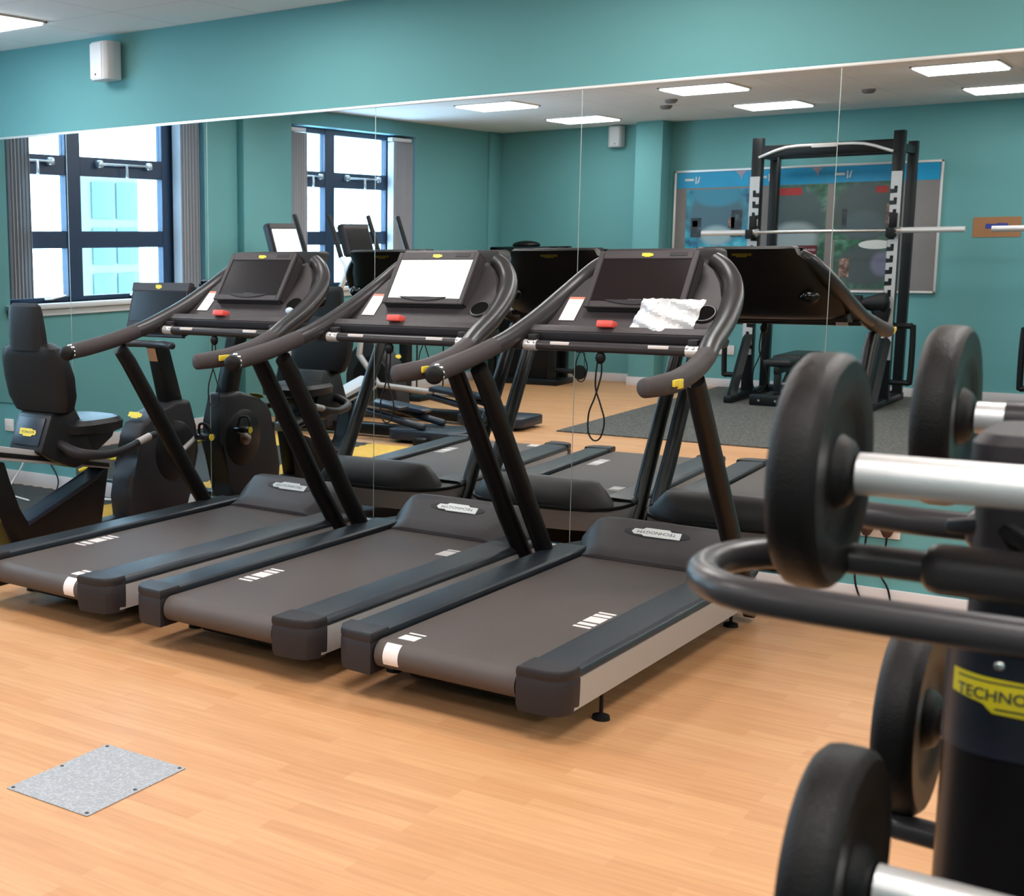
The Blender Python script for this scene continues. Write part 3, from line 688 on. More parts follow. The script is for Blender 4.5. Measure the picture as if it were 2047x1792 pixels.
for s in (-1, 1):
    c = MB(); c.lathe([(.001, s * .012), (.17, s * .010), (.185, 0), (.185, -s * .01)], (s * .085, -.34, .43), 'x', 36); c.build('side_disc', 'upright', bike, BO)
    c = MB(); c.lathe([(.001, s * .03), (.045, s * .028), (.052, 0)], (s * .09, -.34, .43), 'x', 24); c.build('crank_hub', mat('copper_brown', (.28, .16, .11), .35, metal=.6, var=.05), bike, BO)
    a = .5 if s > 0 else .5 + PI
    py, pz = -.34 + .165 * math.cos(a), .43 + .165 * math.sin(a)
    c = MB(); c.tube([(s * .13, -.34, .43), (s * .14, py, pz)], [.018, .014], 10); c.build('crank', 'silver', bike, BO)
    c = MB(); c.box((s * .20, py, pz), (.10, .10, .035), .012); pd = c.build('pedal', 'gloss', bike, BO)
    c = MB(); c.tube([(s * .155, py, pz + .02), (s * .17, py - .01, pz + .075), (s * .23, py - .01, pz + .075), (s * .25, py, pz + .02)], .009, 8, sub=4); c.build('pedal_strap', 'black', pd, BO)
    c = MB(); c.lathe([(.001, 0), (.022, 0), (.022, s * .006), (.010, s * .006)], (s * .25, py, pz), 'x', 14); c.build('pedal_ring', 'yellow', pd, BO)
logo(bike, frame((0, -.605, .672), (1, 0, 0), (0, .8, 1)), .11, .042, 'yellow', BO, txt=False)
mb = MB(); mb.prism([(-.35, .70), (-.46, 1.10), (-.34, 1.10), (-.20, .70)], 'x', -.045, .045, .015); stm = mb.build('console_post', 'upright', bike, BO)
mb = MB(); mb.prism([(-.4265, .98), (-.4505, 1.06), (-.4535, 1.06), (-.4295, .98)], 'x', -.034, .034); mb.build('warning_label', 'kraft', stm, BO)
mb = MB(); mb.tube([(-.21, -.50, 1.085), (-.12, -.46, 1.085), (0, -.45, 1.085), (.12, -.46, 1.085), (.21, -.50, 1.085)], .021, 14, sub=4); mb.build('handlebar', 'pipe', bike, BO)
cu_ = Vector((0, .30, 1)).normalized(); cm = frame((0, -.39, 1.295), (1, 0, 0), cu_)
def cbx(mbx, x0, x1, v0, v1, d0, d1, bev, fmx):
    b = bmesh.new(); bmesh.ops.create_cube(b, size=1)
    for v in b.verts: v.co = Vector(((x0 + x1) / 2 + v.co.x * (x1 - x0), (v0 + v1) / 2 + v.co.y * (v1 - v0), (d0 + d1) / 2 + v.co.z * (d1 - d0)))
    if bev: bmesh.ops.bevel(b, geom=b.edges[:], offset=bev, segments=3, affect='EDGES')
    mbx.merge(b, fmx); return mbx
mb = MB(); cbx(mb, -.235, .235, -.165, .165, -.07, 0, .018, cm); cs = mb.build('console', 'plast2', bike, BO)
mb = MB(); cbx(mb, -.205, .205, -.08, .105, -.002, .003, .001, cm); mb.build('display', 'screen', cs, BO)
mb = MB(); cbx(mb, -.225, .225, .108, .16, -.003, .004, .003, cm); mb.build('console_header', 'plast', cs, BO)
logo(bike, cm @ Matrix.Translation((-.01, .133, .0045)), .05, .026, 'yellow', BO, txt=False)

# ------------------------------------------------------------------ cross trainers (face the windows, -x)
def make_cross():
    r = empty('cross_trainer', (0, 0, 0), 'x', 'cross trainer', 'cross trainers facing the windows')
    m = MB(); m.prism([(-.98, .05), (-.98, .42), (-.93, .62), (-.78, .78), (-.62, .72), (-.46, .52), (-.40, .25), (-.36, .05)], 'y', -.12, .12, .03, 3); hs = m.build('flywheel_housing', 'plast2', r)
    for s in (-1, 1):
        c = MB(); c.lathe([(.001, s * .012), (.19, s * .012), (.205, 0), (.205, -s * .01)], (-.68, s * .12, .40), 'y', 32); c.build('side_disc', 'upright', r)
    m = MB(); m.b2(-.95, .72, -.06, .06, .02, .12, .02); m.b2(-1.0, -.9, -.30, .30, 0, .07, .02); m.b2(.60, .72, -.33, .33, 0, .07, .02); m.build('base_frame', 'upright', r)
    m = MB(); m.tube([(-.80, 0, .70), (-.88, 0, 1.05), (-.90, 0, 1.50)], [.065, .055, .045], 14, flat=.8, sub=4); m.build('column', 'upright', r)
    uv = Vector((-.30, 0, 1)).normalized(); fm = frame((-.90, 0, 1.72), (0, 1, 0), uv)
    m = MB(); cbx(m, -.235, .235, -.16, .16, -.075, 0, .015, fm); c = m.build('console', 'plast2', r)
    m = MB(); cbx(m, -.20, .20, -.11, .10, -.001, .003, .001, fm); m.build('display', 'screen', c)
    m = MB(); cbx(m, -.225, .225, .108, .155, -.002, .004, .003, fm); m.build('console_header', 'plast', c)
    m = MB(); m.tube([(-.62, -.20, 1.36), (-.66, -.13, 1.42), (-.82, -.10, 1.44), (-.86, 0, 1.44), (-.82, .10, 1.44), (-.66, .13, 1.42), (-.62, .20, 1.36)], .018, 10, sub=4); m.build('fixed_handle', 'steel', r)
    for s in (-1, 1):
        ph = .02 * s
        a = MB(); a.tube([(-.74, s * .24, .62), (-.66 + ph * .3, s * .27, 1.0), (-.44 + ph, s * .29, 1.40), (-.50 + ph, s * .30, 1.56)], [.030, .026, .024, .021], 12, sub=4); ar = a.build('swing_arm', 'steel', r)
        a = MB(); a.tube([(-.50 + ph, s * .30, 1.56), (-.57 + ph, s * .30, 1.76), (-.63 + ph, s * .30, 1.93)], [.024, .023, .021], 12, sub=4); a.build('arm_grip', 'rubber', ar)
        a = MB(); a.tube([(-.74, s * .24, .62), (-.52 - ph, s * .20, .30 + .04 * s), (.05 - ph, s * .17, .27 + .03 * s)], [.030, .028, .026], 12); a.build('pedal_link', 'silver', r)
        a = MB(); a.tube([(.0 - ph, s * .17, .26), (.62, s * .17, .14)], [.032, .032], 12); a.build('pedal_rail', 'bluegrey', r)
        a = MB(); a.prism([(.04 - ph, .285 + .03 * s), (.42 - ph, .245 + .03 * s), (.46 - ph, .27 + .03 * s), (.42 - ph, .285 + .03 * s), (.06 - ph, .33 + .03 * s)], 'y', s * .17 - .085, s * .17 + .085, .01); a.build('foot_plate', 'bluegrey', r)
    m = MB(); m.prism([(.30, -.20), (.36, -.25), (.92, -.25), (.96, -.20), (.96, .20), (.92, .25), (.36, .25), (.30, .20)], 'z', .03, .115, .01); m.build('step_plate', 'bluegrey', r)
    logo(r, frame((-.45, 0, .60), (0, 1, 0), (-.6, 0, 1)), .10, .04, 'yellow', txt=False)
    return r
ct = make_cross(); ct.location = (-6.18, -3.47, 0.0); ct['label'] = 'cross trainer nearer the mirror, with window glare painted on its screen, reflected behind the leftmost treadmill'
dd = find(ct, 'display')
ct2 = copy_tree(ct); ct2.location = (-6.15, -4.62, 0); ct2['label'] = 'cross trainer farther from the mirror, with a dark screen, in front of the farther window'
dd.data = dd.data.copy(); dd.data.materials[0] = M['screen_on_and_glare']; dd['label'] = 'screen with painted window glare'  # white emission stands in for window glare on this screen

# ------------------------------------------------------------------ jigsaw foam mats
def jig(x, y, col, L, w=.6):
    mb = MB(); pts = []; k = 6; h = w / 2
    def edge(p, q):
        out = []; n = 24; d = Vector((q[0] - p[0], q[1] - p[1], 0)); nr = Vector((d.y, -d.x, 0)).normalized()
        for i in range(n): t = i / n; out.append((p[0] + d.x * t + nr.x * .012 * math.sin(t * k * 2 * PI), p[1] + d.y * t + nr.y * .012 * math.sin(t * k * 2 * PI)))
        return out
    c = [(-h, -h), (h, -h), (h, h), (-h, h)]
    for i in range(4): pts += edge(c[i], c[(i + 1) % 4])
    mb.prism(pts, 'z', 0, .012); o = mb.build('foam_tile', col); o.location = (x, y, .0)
    return tag(o, L, 'floor mat', 'interlocking foam tiles on the floor by the windows')
rown = ['row against the mirror wall', 'second row from mirror wall', 'third row from mirror wall', 'fourth row from mirror wall', 'farthest row from mirror wall']
coln = ['column against window wall', 'second column from window wall', 'third column from window wall', 'column nearest the treadmills']
for i in range(4):
    for j in range(5):
        x = -7.40 + i * .6; y = -.33 - j * .6
        yel = (i == 3) or (i == 1 and j >= 4)
        jig(x, y, 'mat_y' if yel else 'mat_b', '%s foam tile, %s, %s' % ('yellow' if yel else 'black', rown[j], coln[i]), .599)

# ------------------------------------------------------------------ gym matting, rack, barbell, bench
mb = MB(); mb.b2(-4.955, 2.9, YB + .03, -4.60, 0, .012, .002, 1); tag(mb.build('gym_matting', 'gymmat'), 'large speckled grey rubber mat under the power rack', 'mat')
def make_rack():
    r = empty('power_rack', (0, 0, 0), 'x', 'rack', 'black power racks on the rubber mat')
    W = .665; F = 0; Bk = -.62
    for s in (-1, 1):
        u = MB(); u.b2(s * W - .050, s * W + .050, F - .055, F + .045, .04, 2.69, .006); fr = u.build('front_post', 'rackblack', r)
        u = MB(); u.b2(s * W - .045, s * W + .045, Bk - .045, Bk + .045, .04, 2.62, .006); u.build('rear_post', 'rackblack', r)
        u = MB(); u.b2(s * W - .045, s * W + .045, Bk - .10, F + .62, .0, .075, .015); u.build('foot_bar', 'rackblack', r)
        u = MB(); u.tube([(s * W, F + .50, .05), (s * W, F + .04, .66)], .05, 4, rnd=False); u.build('brace', 'rackblack', r)
        u = MB(); u.b2(s * W - .030, s * W + .030, Bk, F, 2.49, 2.57, .006); u.build('side_beam', 'rackblack', r)
        # notched strip
        n = MB(); poly = []; z = .78; x0, x1 = -.052, .044
        pts_r = []
        zz = .46; poly = [(x0, .46), (x1, .46)]
        zz = .52
        while zz < 2.16:
            poly += [(x1, zz), (x1 - .062, zz + .004), (x1 - .064, zz + .072), (x1 - .032, zz + .072), (x1 - .030, zz + .042), (x1, zz + .044)]; zz += .112
        poly += [(x1, 2.30), (x0, 2.30)]
        if s > 0: poly = [(-x, z) for x, z in poly][::-1]
        n.prism([(x + s * W, z) for x, z in poly], 'y', F + .047, F + .055); n.build('notched_strip', 'rackgrey', r)
        k = MB(); k.b2(s * W - .035, s * W + .035, F + .05, F + .085, 1.76, 1.90, .006); k.b2(s * W - .035, s * W + .035, F + .05, F + .19, 1.665, 1.705, .006); k.b2(s * W - .035, s * W + .035, F + .17, F + .20, 1.665, 1.76, .006); k.build('bar_hook', 'black', r)
        h = MB(); h.tube([(s * W, F, .80), (s * (W + .20), F + .03, .80), (s * (W + .235), F + .03, .76), (s * (W + .235), F + .03, .28), (s * (W + .20), F + .03, .24), (s * W, F, .24)], .028, 10, sub=3); h.build('side_handle', 'black', r)
    m = MB(); m.b2(-W, W, -.04, .04, 2.49, 2.61, .006); m.build('front_beam', 'rackblack', r)
    m = MB(); m.b2(-W, W, Bk - .03, Bk + .03, 2.50, 2.57, .006); m.b2(-W, W, Bk - .03, Bk + .03, .02, .09, .006); m.build('rear_beam', 'rackblack', r)
    m = MB(); m.tube([(-W + .04, .09, 2.49), (-W + .30, .10, 2.575), (-.05, .09, 2.585), (.05, .09, 2.585), (W - .30, .10, 2.575), (W - .04, .09, 2.49)], .015, 10, sub=3); pb = m.build('pull_up_bar', 'steel', r)
    m = MB(); m.b2(-.12, .12, .085, .11, 2.56, 2.60, .004); m.build('grip_label', 'card', pb)
    m = MB(); m.tube([(W - .03, .10, 1.02), (W - .22, .14, 1.02)], [.11, .05], 12); m.b2(W - .31, W - .22, .09, .18, .90, 1.10, .01); m.tube([(W - .05, .09, .95), (W - .03, .09, .78)], [.09, .04], 10); m.build('attachment', 'black', r)
    return r
rk = make_rack(); rk.location = (-3.69, -8.02, .012); rk['label'] = 'black power rack with pale notched strips in front of the notice board'
rk2 = copy_tree(rk); rk2.location = (-.95, -8.02, .012); rk2['label'] = 'second power rack past the brown card on the back wall'
def make_bar():
    r = empty('barbell_bar', (0, 0, 0), 'x', 'barbell', 'empty steel barbells resting on rack hooks')
    m = MB(); m.tube([(-.66, 0, 0), (.66, 0, 0)], .018, 12, rnd=False); m.build('bar_shaft', 'chrome', r)
    for s in (-1, 1):
        m = MB(); m.tube([(s * .665, 0, 0), (s * 1.235, 0, 0)], .028, 16, rnd=False); m.build('sleeve', 'steel', r)
        m = MB(); m.tube([(s * .655, 0, 0), (s * .685, 0, 0)], .038, 16, rnd=False); m.build('collar', 'chrome', r)
    return r
br = make_bar(); br.location = (-3.62, -7.89, 1.743); br['label'] = 'long bare steel barbell across the power rack, in front of the posters'
br2 = copy_tree(br); br2.location = (-.93, -7.89, 1.743); br2['label'] = 'steel barbell whose sleeve end overlaps the brown card at the right edge'
bn = empty('weight_bench', (-3.93, -8.0, .012), 'black padded weight bench standing inside the power rack', 'bench')
m = MB(); m.b2(-.15, .15, -.70, .10, .40, .47, .025, 3); m.build('back_pad', 'leather', bn)
m = MB(); m.b2(-.14, .14, .13, .45, .38, .45, .025, 3); m.build('seat_pad', 'leather', bn)
m = MB(); m.b2(-.03, .03, -.6, .45, .31, .38, .008); m.b2(-.03, .03, .35, .43, .03, .33, .008); m.b2(-.03, .03, -.55, -.47, .03, .33, .008); m.b2(-.03, .03, -.5, .62, .06, .13, .008); m.b2(-.2, .2, .56, .64, .0, .11, .012); m.b2(-.22, .22, -.58, -.50, .0, .07, .012)
m.tube([(0, .30, .1), (.0, -.1, .34)], .03, 8); m.build('bench_frame', 'rackblack', bn)
for s in (-.13, .03):
    m = MB(); m.lathe([(.001, -.012), (.012, -.012), (.012, .0)], (s + .03, .655, .055), 'y', 10); m.build('bolt', 'chrome', bn)
m = MB(); m.tube([(-.06, .3, .20), (.16, .3, .20)], .012, 8); m.sphere((.18, .3, .20), .025, u=10, v=8); m.build('adjust_knob', 'silver', bn)

# ------------------------------------------------------------------ notice board
nb = empty('notice_board', (-4.18, YB, 1.78), 'long grey felt notice board with blue header on the back wall behind the rack', 'notice board')
m = MB(); m.b2(-1.36, 1.37, .002, .018, -.67, .66); m.build('felt_panel', 'felt', nb)
m = MB()
for a in ((-1.375, 1.385, -.685, -.66), (-1.375, 1.385, .65, .675), (-1.375, -1.35, -.685, .675), (1.36, 1.385, -.685, .675)): m.b2(a[0], a[1], 0, .03, a[2], a[3], .004)
m.build('board_frame', 'aluboard', nb)
blue = mat('banner_blue', (.008, .27, .50), .4, var=.25, vscale=3)
for i, (a, b) in enumerate(((-1.345, -.55), (-.545, .25), (.255, 1.355))):
    m = MB(); m.b2(a, b, .019, .021, .475, .648); o = m.build('header_banner', blue); o.location = (-4.18, YB, 1.78)
    tag(o, ['blue header banner strip at the left end of the notice board', 'blue header banner strip in the middle of the notice board', 'blue header banner strip at the right end of the notice board'][i], 'banner', 'blue banner strips along the board top')
    for cx, k in ((a + .16, 0), (a + .70, 1)):
        if cx > b: continue
        w_ = MB()
        if k == 0: w_.b2(cx - .07, cx + .03, .0212, .0222, .555, .580, .002); w_.b2(cx + .05, cx + .062, .0212, .0222, .52, .60); w_.prism([(cx + .07, .53), (cx + .09, .60), (cx + .10, .60), (cx + .085, .53)], 'y', .0212, .0222)
        else: w_.prism([(cx - .05, .645), (cx + .07, .645), (cx + .03, .60), (cx + .02, .545), (cx, .60)], 'y', .0212, .0222)
        w_.build('banner_print', 'card' if k == 0 else mat('muted_print', (.30, .24, .30), .5, var=.3, vscale=20), o)
def poster(x0, x1, z0, z1, pm, lab, extras=()):
    m = MB(); m.b2(x0, x1, .0195, .0215, z0, z1); o = m.build('poster', pm); o.location = (0, YB, 0)
    tag(o, lab, 'poster', 'posters pinned on the notice board')
    for (a, b, c, d, mt_) in extras:
        e = MB(); n = 20
        if isinstance(mt_, tuple): e.prism([((a + b) / 2 + (b - a) / 2 * math.cos(t) , (c + d) / 2 + (d - c) / 2 * math.sin(t)) for t in [2 * PI * k / 24 for k in range(24)]], 'y', .0218, .0226)
        else: e.b2(a, b, .0217, .0225, c, d)
        e.build('poster_print', mt_[0] if isinstance(mt_, tuple) else mt_, o)
BLU = [(.3, (.01, .06, .12)), (.45, (.01, .20, .32)), (.6, (.03, .35, .48)), (.75, (.15, .5, .6))]; GRN = [(.3, (.012, .05, .03)), (.5, (.02, .12, .065)), (.65, (.09, .22, .15)), (.8, (.28, .36, .32))]
p1 = poster_mat('poster_blue', BLU, 9, 0., ((-5.06, 1.95, .44, .40, (.05, .12, .16)), (-5.06, 1.72, .22, .14, (.25, .36, .40)), (-5.06, 2.17, .34, .16, (.03, .20, .30))))
p2 = poster_mat('poster_green', GRN, 12, 3., ((-4.21, 1.88, .40, .46, (.045, .075, .085)), (-4.21, 1.68, .30, .22, (.26, .32, .34)), (-4.21, 2.02, .26, .2, (.05, .08, .08))))
p3 = poster_mat('poster_green_upper', GRN, 12, 6., ((-3.52, 1.96, .44, .42, (.045, .065, .065)), (-3.52, 1.80, .26, .20, (.06, .09, .10))))
p4 = poster_mat('poster_green_lower', GRN, 12, 8., ((-3.48, 1.37, .40, .28, (.055, .075, .075)), (-3.32, 1.40, .14, .16, (.16, .16, .24))))
flesh = poster_mat('photo_warm', [(.3, (.03, .015, .015)), (.55, (.22, .12, .09)), (.75, (.45, .32, .28))], 22, 2.)
dk = poster_mat('photo_dark', [(.3, (.008, .008, .012)), (.6, (.02, .03, .04)), (.8, (.12, .16, .2))], 14, 4.)
poster(-5.41, -4.70, 1.58, 2.235, p1, 'blue and teal poster at the left of the notice board', ((-5.35, -5.23, 1.70, 1.92, dk), (-4.90, -4.78, 1.70, 2.0, dk), (-4.93, -4.86, 1.80, 1.92, flesh), (-5.33, -5.27, 1.82, 1.89, flesh)))
poster(-4.50, -3.90, 1.26, 2.25, p2, 'tall green poster with red heading in the middle of the notice board', ((-4.42, -4.16, 2.14, 2.22, 'posterred'),))
poster(-3.82, -3.22, 1.66, 2.26, p3, 'green poster at the upper right of the notice board', ((-3.42, -3.30, 2.14, 2.21, 'posterred'), (-3.31, -3.25, 1.80, 2.02, flesh), (-3.74, -3.69, 1.78, 1.98, dk)))
poster(-3.80, -3.20, 1.14, 1.655, p4, 'green poster at the lower right of the notice board', ((-3.74, -3.64, 1.26, 1.46, flesh), (-3.56, -3.22, 1.555, 1.65, ('badge', 'o'))))
m = MB(); m.b2(-4.20, -3.98, .022, .025, 1.20, 1.58); o = m.build('pinned_notice', 'badge'); o.location = (0, YB, 0); tag(o, 'small white pinned notice with dark red heading over the middle poster', 'notice')
e = MB(); e.b2(-4.21, -3.97, .0252, .0265, 1.50, 1.60); e.build('notice_heading', mat('maroon_print', (.10, .01, .02), .5, var=.1), o)
text_obj('lettering', 'GROUP CLASS', .032, 'card', frame((-4.09, .0268, 1.55), (-1, 0, 0), (0, 0, 1)), o, ext=.0003)
m = MB(); m.b2(-2.50, -2.075, .001, .006, 1.665, 1.865, .001, 1); o = m.build('brown_card_sign', 'kraft'); o.location = (0, YB, 0); tag(o, 'plain brown card with a blue scribble on the back wall', 'sign')
e = MB(); e.prism([(-2.39, 1.75), (-2.385, 1.80), (-2.30, 1.795), (-2.28, 1.805), (-2.19, 1.80), (-2.185, 1.755), (-2.25, 1.75), (-2.3, 1.745)], 'y', .0062, .0072); e.build('blue_scribble', 'blueink', o)

# sockets
def socket(loc, w, h, lab, rz=0., rock=True):
    s = empty('wall_socket', loc, lab, 'socket', None, rz)
    m = MB(); m.b2(-w / 2, w / 2, -.012, 0, -h / 2, h / 2, .004); m.build('face_plate', 'socket', s)
    m = MB(); m.b2(-w * .2, w * .2, -.0145, -.011, -.01, .006, .001); m.build('rocker_switch', 'white', s)
    return s
socket((-7.06, .012, .425), .088, .088, 'white single wall socket under the mirror at the left edge'); socket((-6.925, .012, .425), .075, .085, 'white wall socket half hidden by the recumbent seat')
sk = socket((-1.325, .012, .385), .17, .10, 'cream double socket with two plugs under the mirror, seen past the weight rack')
m = MB(); m.b2(-5.16, -4.80, 0, .014, .378, .485, .004); o = m.build('socket_strip', 'socket'); o.location = (0, YB, 0); tag(o, 'white socket strip on the back wall left of the rack', 'socket')
for i, x in enumerate((-1.375, -1.29)):
    p = empty('mains_plug', (x, -.001, .385), ['left dark brown plug in the double socket', 'right dark brown plug in the double socket'][i], 'plug', 'plugs in the double socket')
    m = MB(); m.prism([(-.028, .03), (.028, .03), (.030, -.005), (.012, -.04), (-.012, -.04), (-.030, -.005)], 'y', -.036, 0, .006); m.build('plug_body', 'brownplug', p)
    m = MB(); m.tube([(0, -.02, -.035), (-.005, -.022, -.10), (-.035, -.02, -.18), (-.03 + .05 * i, -.02, -.28), (.02 + .02 * i, -.02, -.40)], .0045, 8, sub=5); m.build('plug_cord', 'black', p)
def cord(pts, r, mt_, lab, nm='cable'):
    m = MB(); m.tube(pts, r, 8, sub=6); tag(m.build(nm, mt_), lab, 'cable')
cord([(-6.9, -.02, .42), (-6.86, -.05, .2), (-6.93, -.12, .024), (-6.7, -.35, .019), (-6.4, -.45, .019)], .006, 'cable_w', 'white cable dropping from the wall socket at the left edge')
cord([(-6.75, -.012, .30), (-6.55, -.04, .12), (-6.53, -.06, .024), (-6.35, -.3, .018)], .005, 'black', 'black cable curving to the floor behind the bike seat rail')
cord([(-6.2, -.09, .022), (-6.0, -.14, .022), (-5.85, -.10, .022), (-5.6, -.18, .022)], .0095, 'cable_w', 'white cable lying on the floor behind the bike housing')
cord([(-5.95, -.42, .26), (-5.80, -.30, .33), (-5.66, -.36, .36), (-5.52, -.36, .40), (-5.42, -.42, .42)], .012, 'cable_y', 'yellow cable strung behind the bike seat')
cord([(-7.5, -1.0, .020), (-7.3, -1.2, .020), (-7.35, -1.35, .020), (-7.1, -1.3, .020), (-7.2, -1.15, .020)], .007, 'cable_w', 'coiled white cable on the black tiles at the far left')

# ------------------------------------------------------------------ cable machine in the far corner
cmh = empty('cable_machine', (-7.1, -8.25, 0), 'black cable weight machine in the far corner by the back wall', 'weight machine')
m = MB()
for x in (-.32, .45): 
    for y in (-.3, .05): m.b2(x - .04, x + .04, y - .04, y + .04, 0, 1.62, .008)
m.b2(-.36, .49, -.34, -.26, 1.52, 1.62, .008); m.b2(-.36, .49, .01, .09, 1.52, 1.62, .008); m.b2(-.36, .49, .02, .09, .55, .60, .006); m.b2(-.4, .55, -.36, .12, 0, .07, .01); m.build('machine_frame', 'rackblack', cmh)
m = MB(); m.b2(-.28, .41, -.28, -.02, .07, .75, .01); m.build('weight_stack', 'black', cmh)
m = MB(); m.sphere((.02, -.1, 1.64), .14, (1.2, 1, .35)); m.build('top_cap', 'black', cmh)
for z, x in ((.48, .80), (.17, .80)):
    m = MB(); m.lathe([(.001, -.035), (.07, -.035), (.085, -.01), (.085, .01), (.07, .035), (.001, .035)], (x, .06, z), 'y', 24); m.tube([(.45, .05, z + .02), (x, .05, z)], .028, 8); m.build('pulley_arm', 'black', cmh)
m = MB(); m.tube([(.86, .06, .46), (.855, .06, .2)], .004, 6); m.build('pulley_cable', 'black', cmh)
cmt = empty('cable_tower', (-7.45, -6.2, 0), 'slim black pulley tower near the farther window, behind the cross trainers', 'weight machine')
m = MB(); m.b2(-.05, .05, -.06, .06, 0, 1.35, .01); m.b2(-.2, .35, -.3, .3, 0, .05, .01); m.build('tower_post', 'rackblack', cmt)
for yy in (-.16, -.75):
    m = MB(); m.tube([(.05, yy, .05), (.05, yy, 1.3)], .009, 8); m.build('tower_cable', 'black', cmt)
m = MB(); m.b2(-.04, .1, -.82, .06, 1.28, 1.35, .01); m.b2(-.04, .1, -.82, .06, 0.0, .05, .01); m.build('tower_arm', 'rackblack', cmt)

# ------------------------------------------------------------------ barbell storage rack in the foreground
sr = empty('barbell_stand', (.3, -4.93, .012), 'dark barbell storage stand with yellow label in the right foreground', 'barbell stand')
SO = (-.3, 4.93, -.012)
def rrect(cx, cy, hx, hy, r, z, n=6):
    out = []
    for (sx, sy, a0) in ((1, 1, 0), (-1, 1, PI / 2), (-1, -1, PI), (1, -1, 1.5 * PI)):
        for k in range(n + 1):
            a = a0 + PI / 2 * k / n; out.append(Vector((cx + sx * (hx - r) + r * math.cos(a), cy + sy * (hy - r) + r * math.sin(a), z)))
    return out
CX = -.143; CY = -4.87
for cx in (CX, .95):
    m = MB(); rings = [rrect(cx, CY, .100, .085, .06, z) for z in (.012, .9, 1.17, 1.266)]
    m.loft(rings); m.build('column', 'postm', sr, SO)
    m = MB(); m.loft([rrect(cx, CY, .100, .085, .06, 1.260), rrect(cx, CY, .094, .078, .05, 1.268), rrect(cx, CY, .084, .068, .03, 1.275), rrect(cx, CY, .084, .068, .03, 1.435), rrect(cx, CY, .090, .074, .03, 1.437), rrect(cx, CY, .090, .074, .03, 1.472), rrect(cx, CY, .082, .066, .028, 1.482)]); m.build('column_head', 'plast2', sr, SO)
    m = MB(); m.loft([rrect(cx, CY, .1015, .0865, .06, z) for z in (1.155, 1.262)]); m.build('column_band', mat('navy_black_band', (.010, .012, .020), .35, var=.08), sr, SO)
    for dy in (-.045, .035):
        m = MB(); m.lathe([(.001, 0), (.007, 0), (.006, .004), (.001, .005)], (cx - .0, CY, 0), 'z', 10)
        m = MB(); m.sphere((cx + dy, CY - .086, 1.252), .005, (1, .4, 1), 10, 6); m.build('bolt', 'chrome', sr, SO)
    m = MB(); m.b2(cx - .09, cx + .09, CY - .45, CY + .45, .0 + .012, .07, .02); m.build('stand_foot', 'postm', sr, SO)
# curved yellow decal on the column front
def decal(cx):
    m = MB(); W_, H_ = .119, .036; n = 26; vs = []; fs = []
    def surf(u):   # u metres along the front, wraps round the corners
        u = u - .034
        r = .06; hx = .1015 - r; yf = CY - .0880
        if abs(u) <= hx: return (cx + u, yf)
        a = (abs(u) - hx) / r; return (cx + math.copysign(hx + r * math.sin(a), u), yf + r * (1 - math.cos(a)))
    top = lambda t: .5 if t < .62 else (.5 - (t - .62) * 2.2 if t < .70 else .32)
    bot = lambda t: (-.18 - t * .3) if t < .30 else ((-.27 - (t - .30) * 2.9) if t < .38 else -.5)
    for k in range(n + 1):
        t = k / n; x, y = surf(-W_ / 2 + t * W_)
        for h in (top(t), bot(t)): vs.append((x, y, 1.222 + h * H_ - t * .004))
    fs = [(2 * k, 2 * k + 2, 2 * k + 3, 2 * k + 1) for k in range(n)]
    m.add(vs, fs); m.add([(v[0], v[1] + .001, v[2]) for v in vs], fs); o = m.build('yellow_decal', 'decal', sr, SO)
    # lettering wrapped on the same surface
    cu = bpy.data.curves.new('t', 'FONT'); cu.body = 'TECHNOGYM'; cu.size = .0165; cu.offset = .0003; cu.align_x = 'CENTER'; cu.align_y = 'CENTER'; cu.extrude = .0; cu.resolution_u = 4
    t = bpy.data.objects.new('t', cu); C.objects.link(t); dg = bpy.context.evaluated_depsgraph_get(); me = bpy.data.meshes.new_from_object(t.evaluated_get(dg))
    bpy.data.objects.remove(t); xs = [v.co.x for v in me.vertices]; k = W_ * .86 / (max(xs) - min(xs))
    for v in me.vertices:
        x, y = surf(v.co.x * k); v.co = Vector((x + SO[0], y - .0008 + SO[1], 1.220 + v.co.y * 1.0 + SO[2]))
    me.name = 'lettering'; me.materials.clear(); me.materials.append(M['ink']); ob = bpy.data.objects.new('lettering', me); C.objects.link(ob); ob.parent = o
    for (u0, u1, zz) in ((-.052, .020, 1.2335), (-.012, .054, 1.2065)):
        q = MB(); a = [surf(u0 + (u1 - u0) * i / 10) for i in range(11)]
        q.add([(x, y - .0008, zz + d) for d in (0, .0018) for x, y in a], [(i, i + 1, 12 + i, 11 + i) for i in range(10)]); q.build('decal_line', 'ink', o, SO)
decal(CX)
def cradle(ya, yb, z, r=.0165, dx=0.):
    # U shaped tube loop: ya = run away from the column, yb = run next to it
    sg = 1 if yb > ya else -1; rr = abs(yb - ya) / 2; yc = (ya + yb) / 2; pts = [(1.15, ya, z), (.3, ya, z), (-.30 + dx, ya, z)]
    for k in range(1, 12):
        a = PI * k / 12; pts.append((-.315 + dx - .118 * math.sin(a) ** .75, yc - sg * rr * math.cos(a), z))
    pts += [(-.30 + dx, yb, z), (-.22, yb, z), (1.12, yb, z)]
    m = MB(); m.tube(pts, r, 16); m.build('cradle_tube', 'pipe', sr, SO)
    m = MB(); m.tube([(-.256, yb, z), (-.250, yb, z), (-.240, yb, z), (1.12, yb, z)], [.018, .024, .026, .026], 18, rnd=False); m.build('tube_sleeve', 'pipe', sr, SO)
cradle(-5.205, -4.985, 1.350); cradle(-4.37, -4.75, 1.350); cradle(-5.30, -5.02, .935, dx=.035); cradle(-4.42, -4.75, .972, dx=.05)
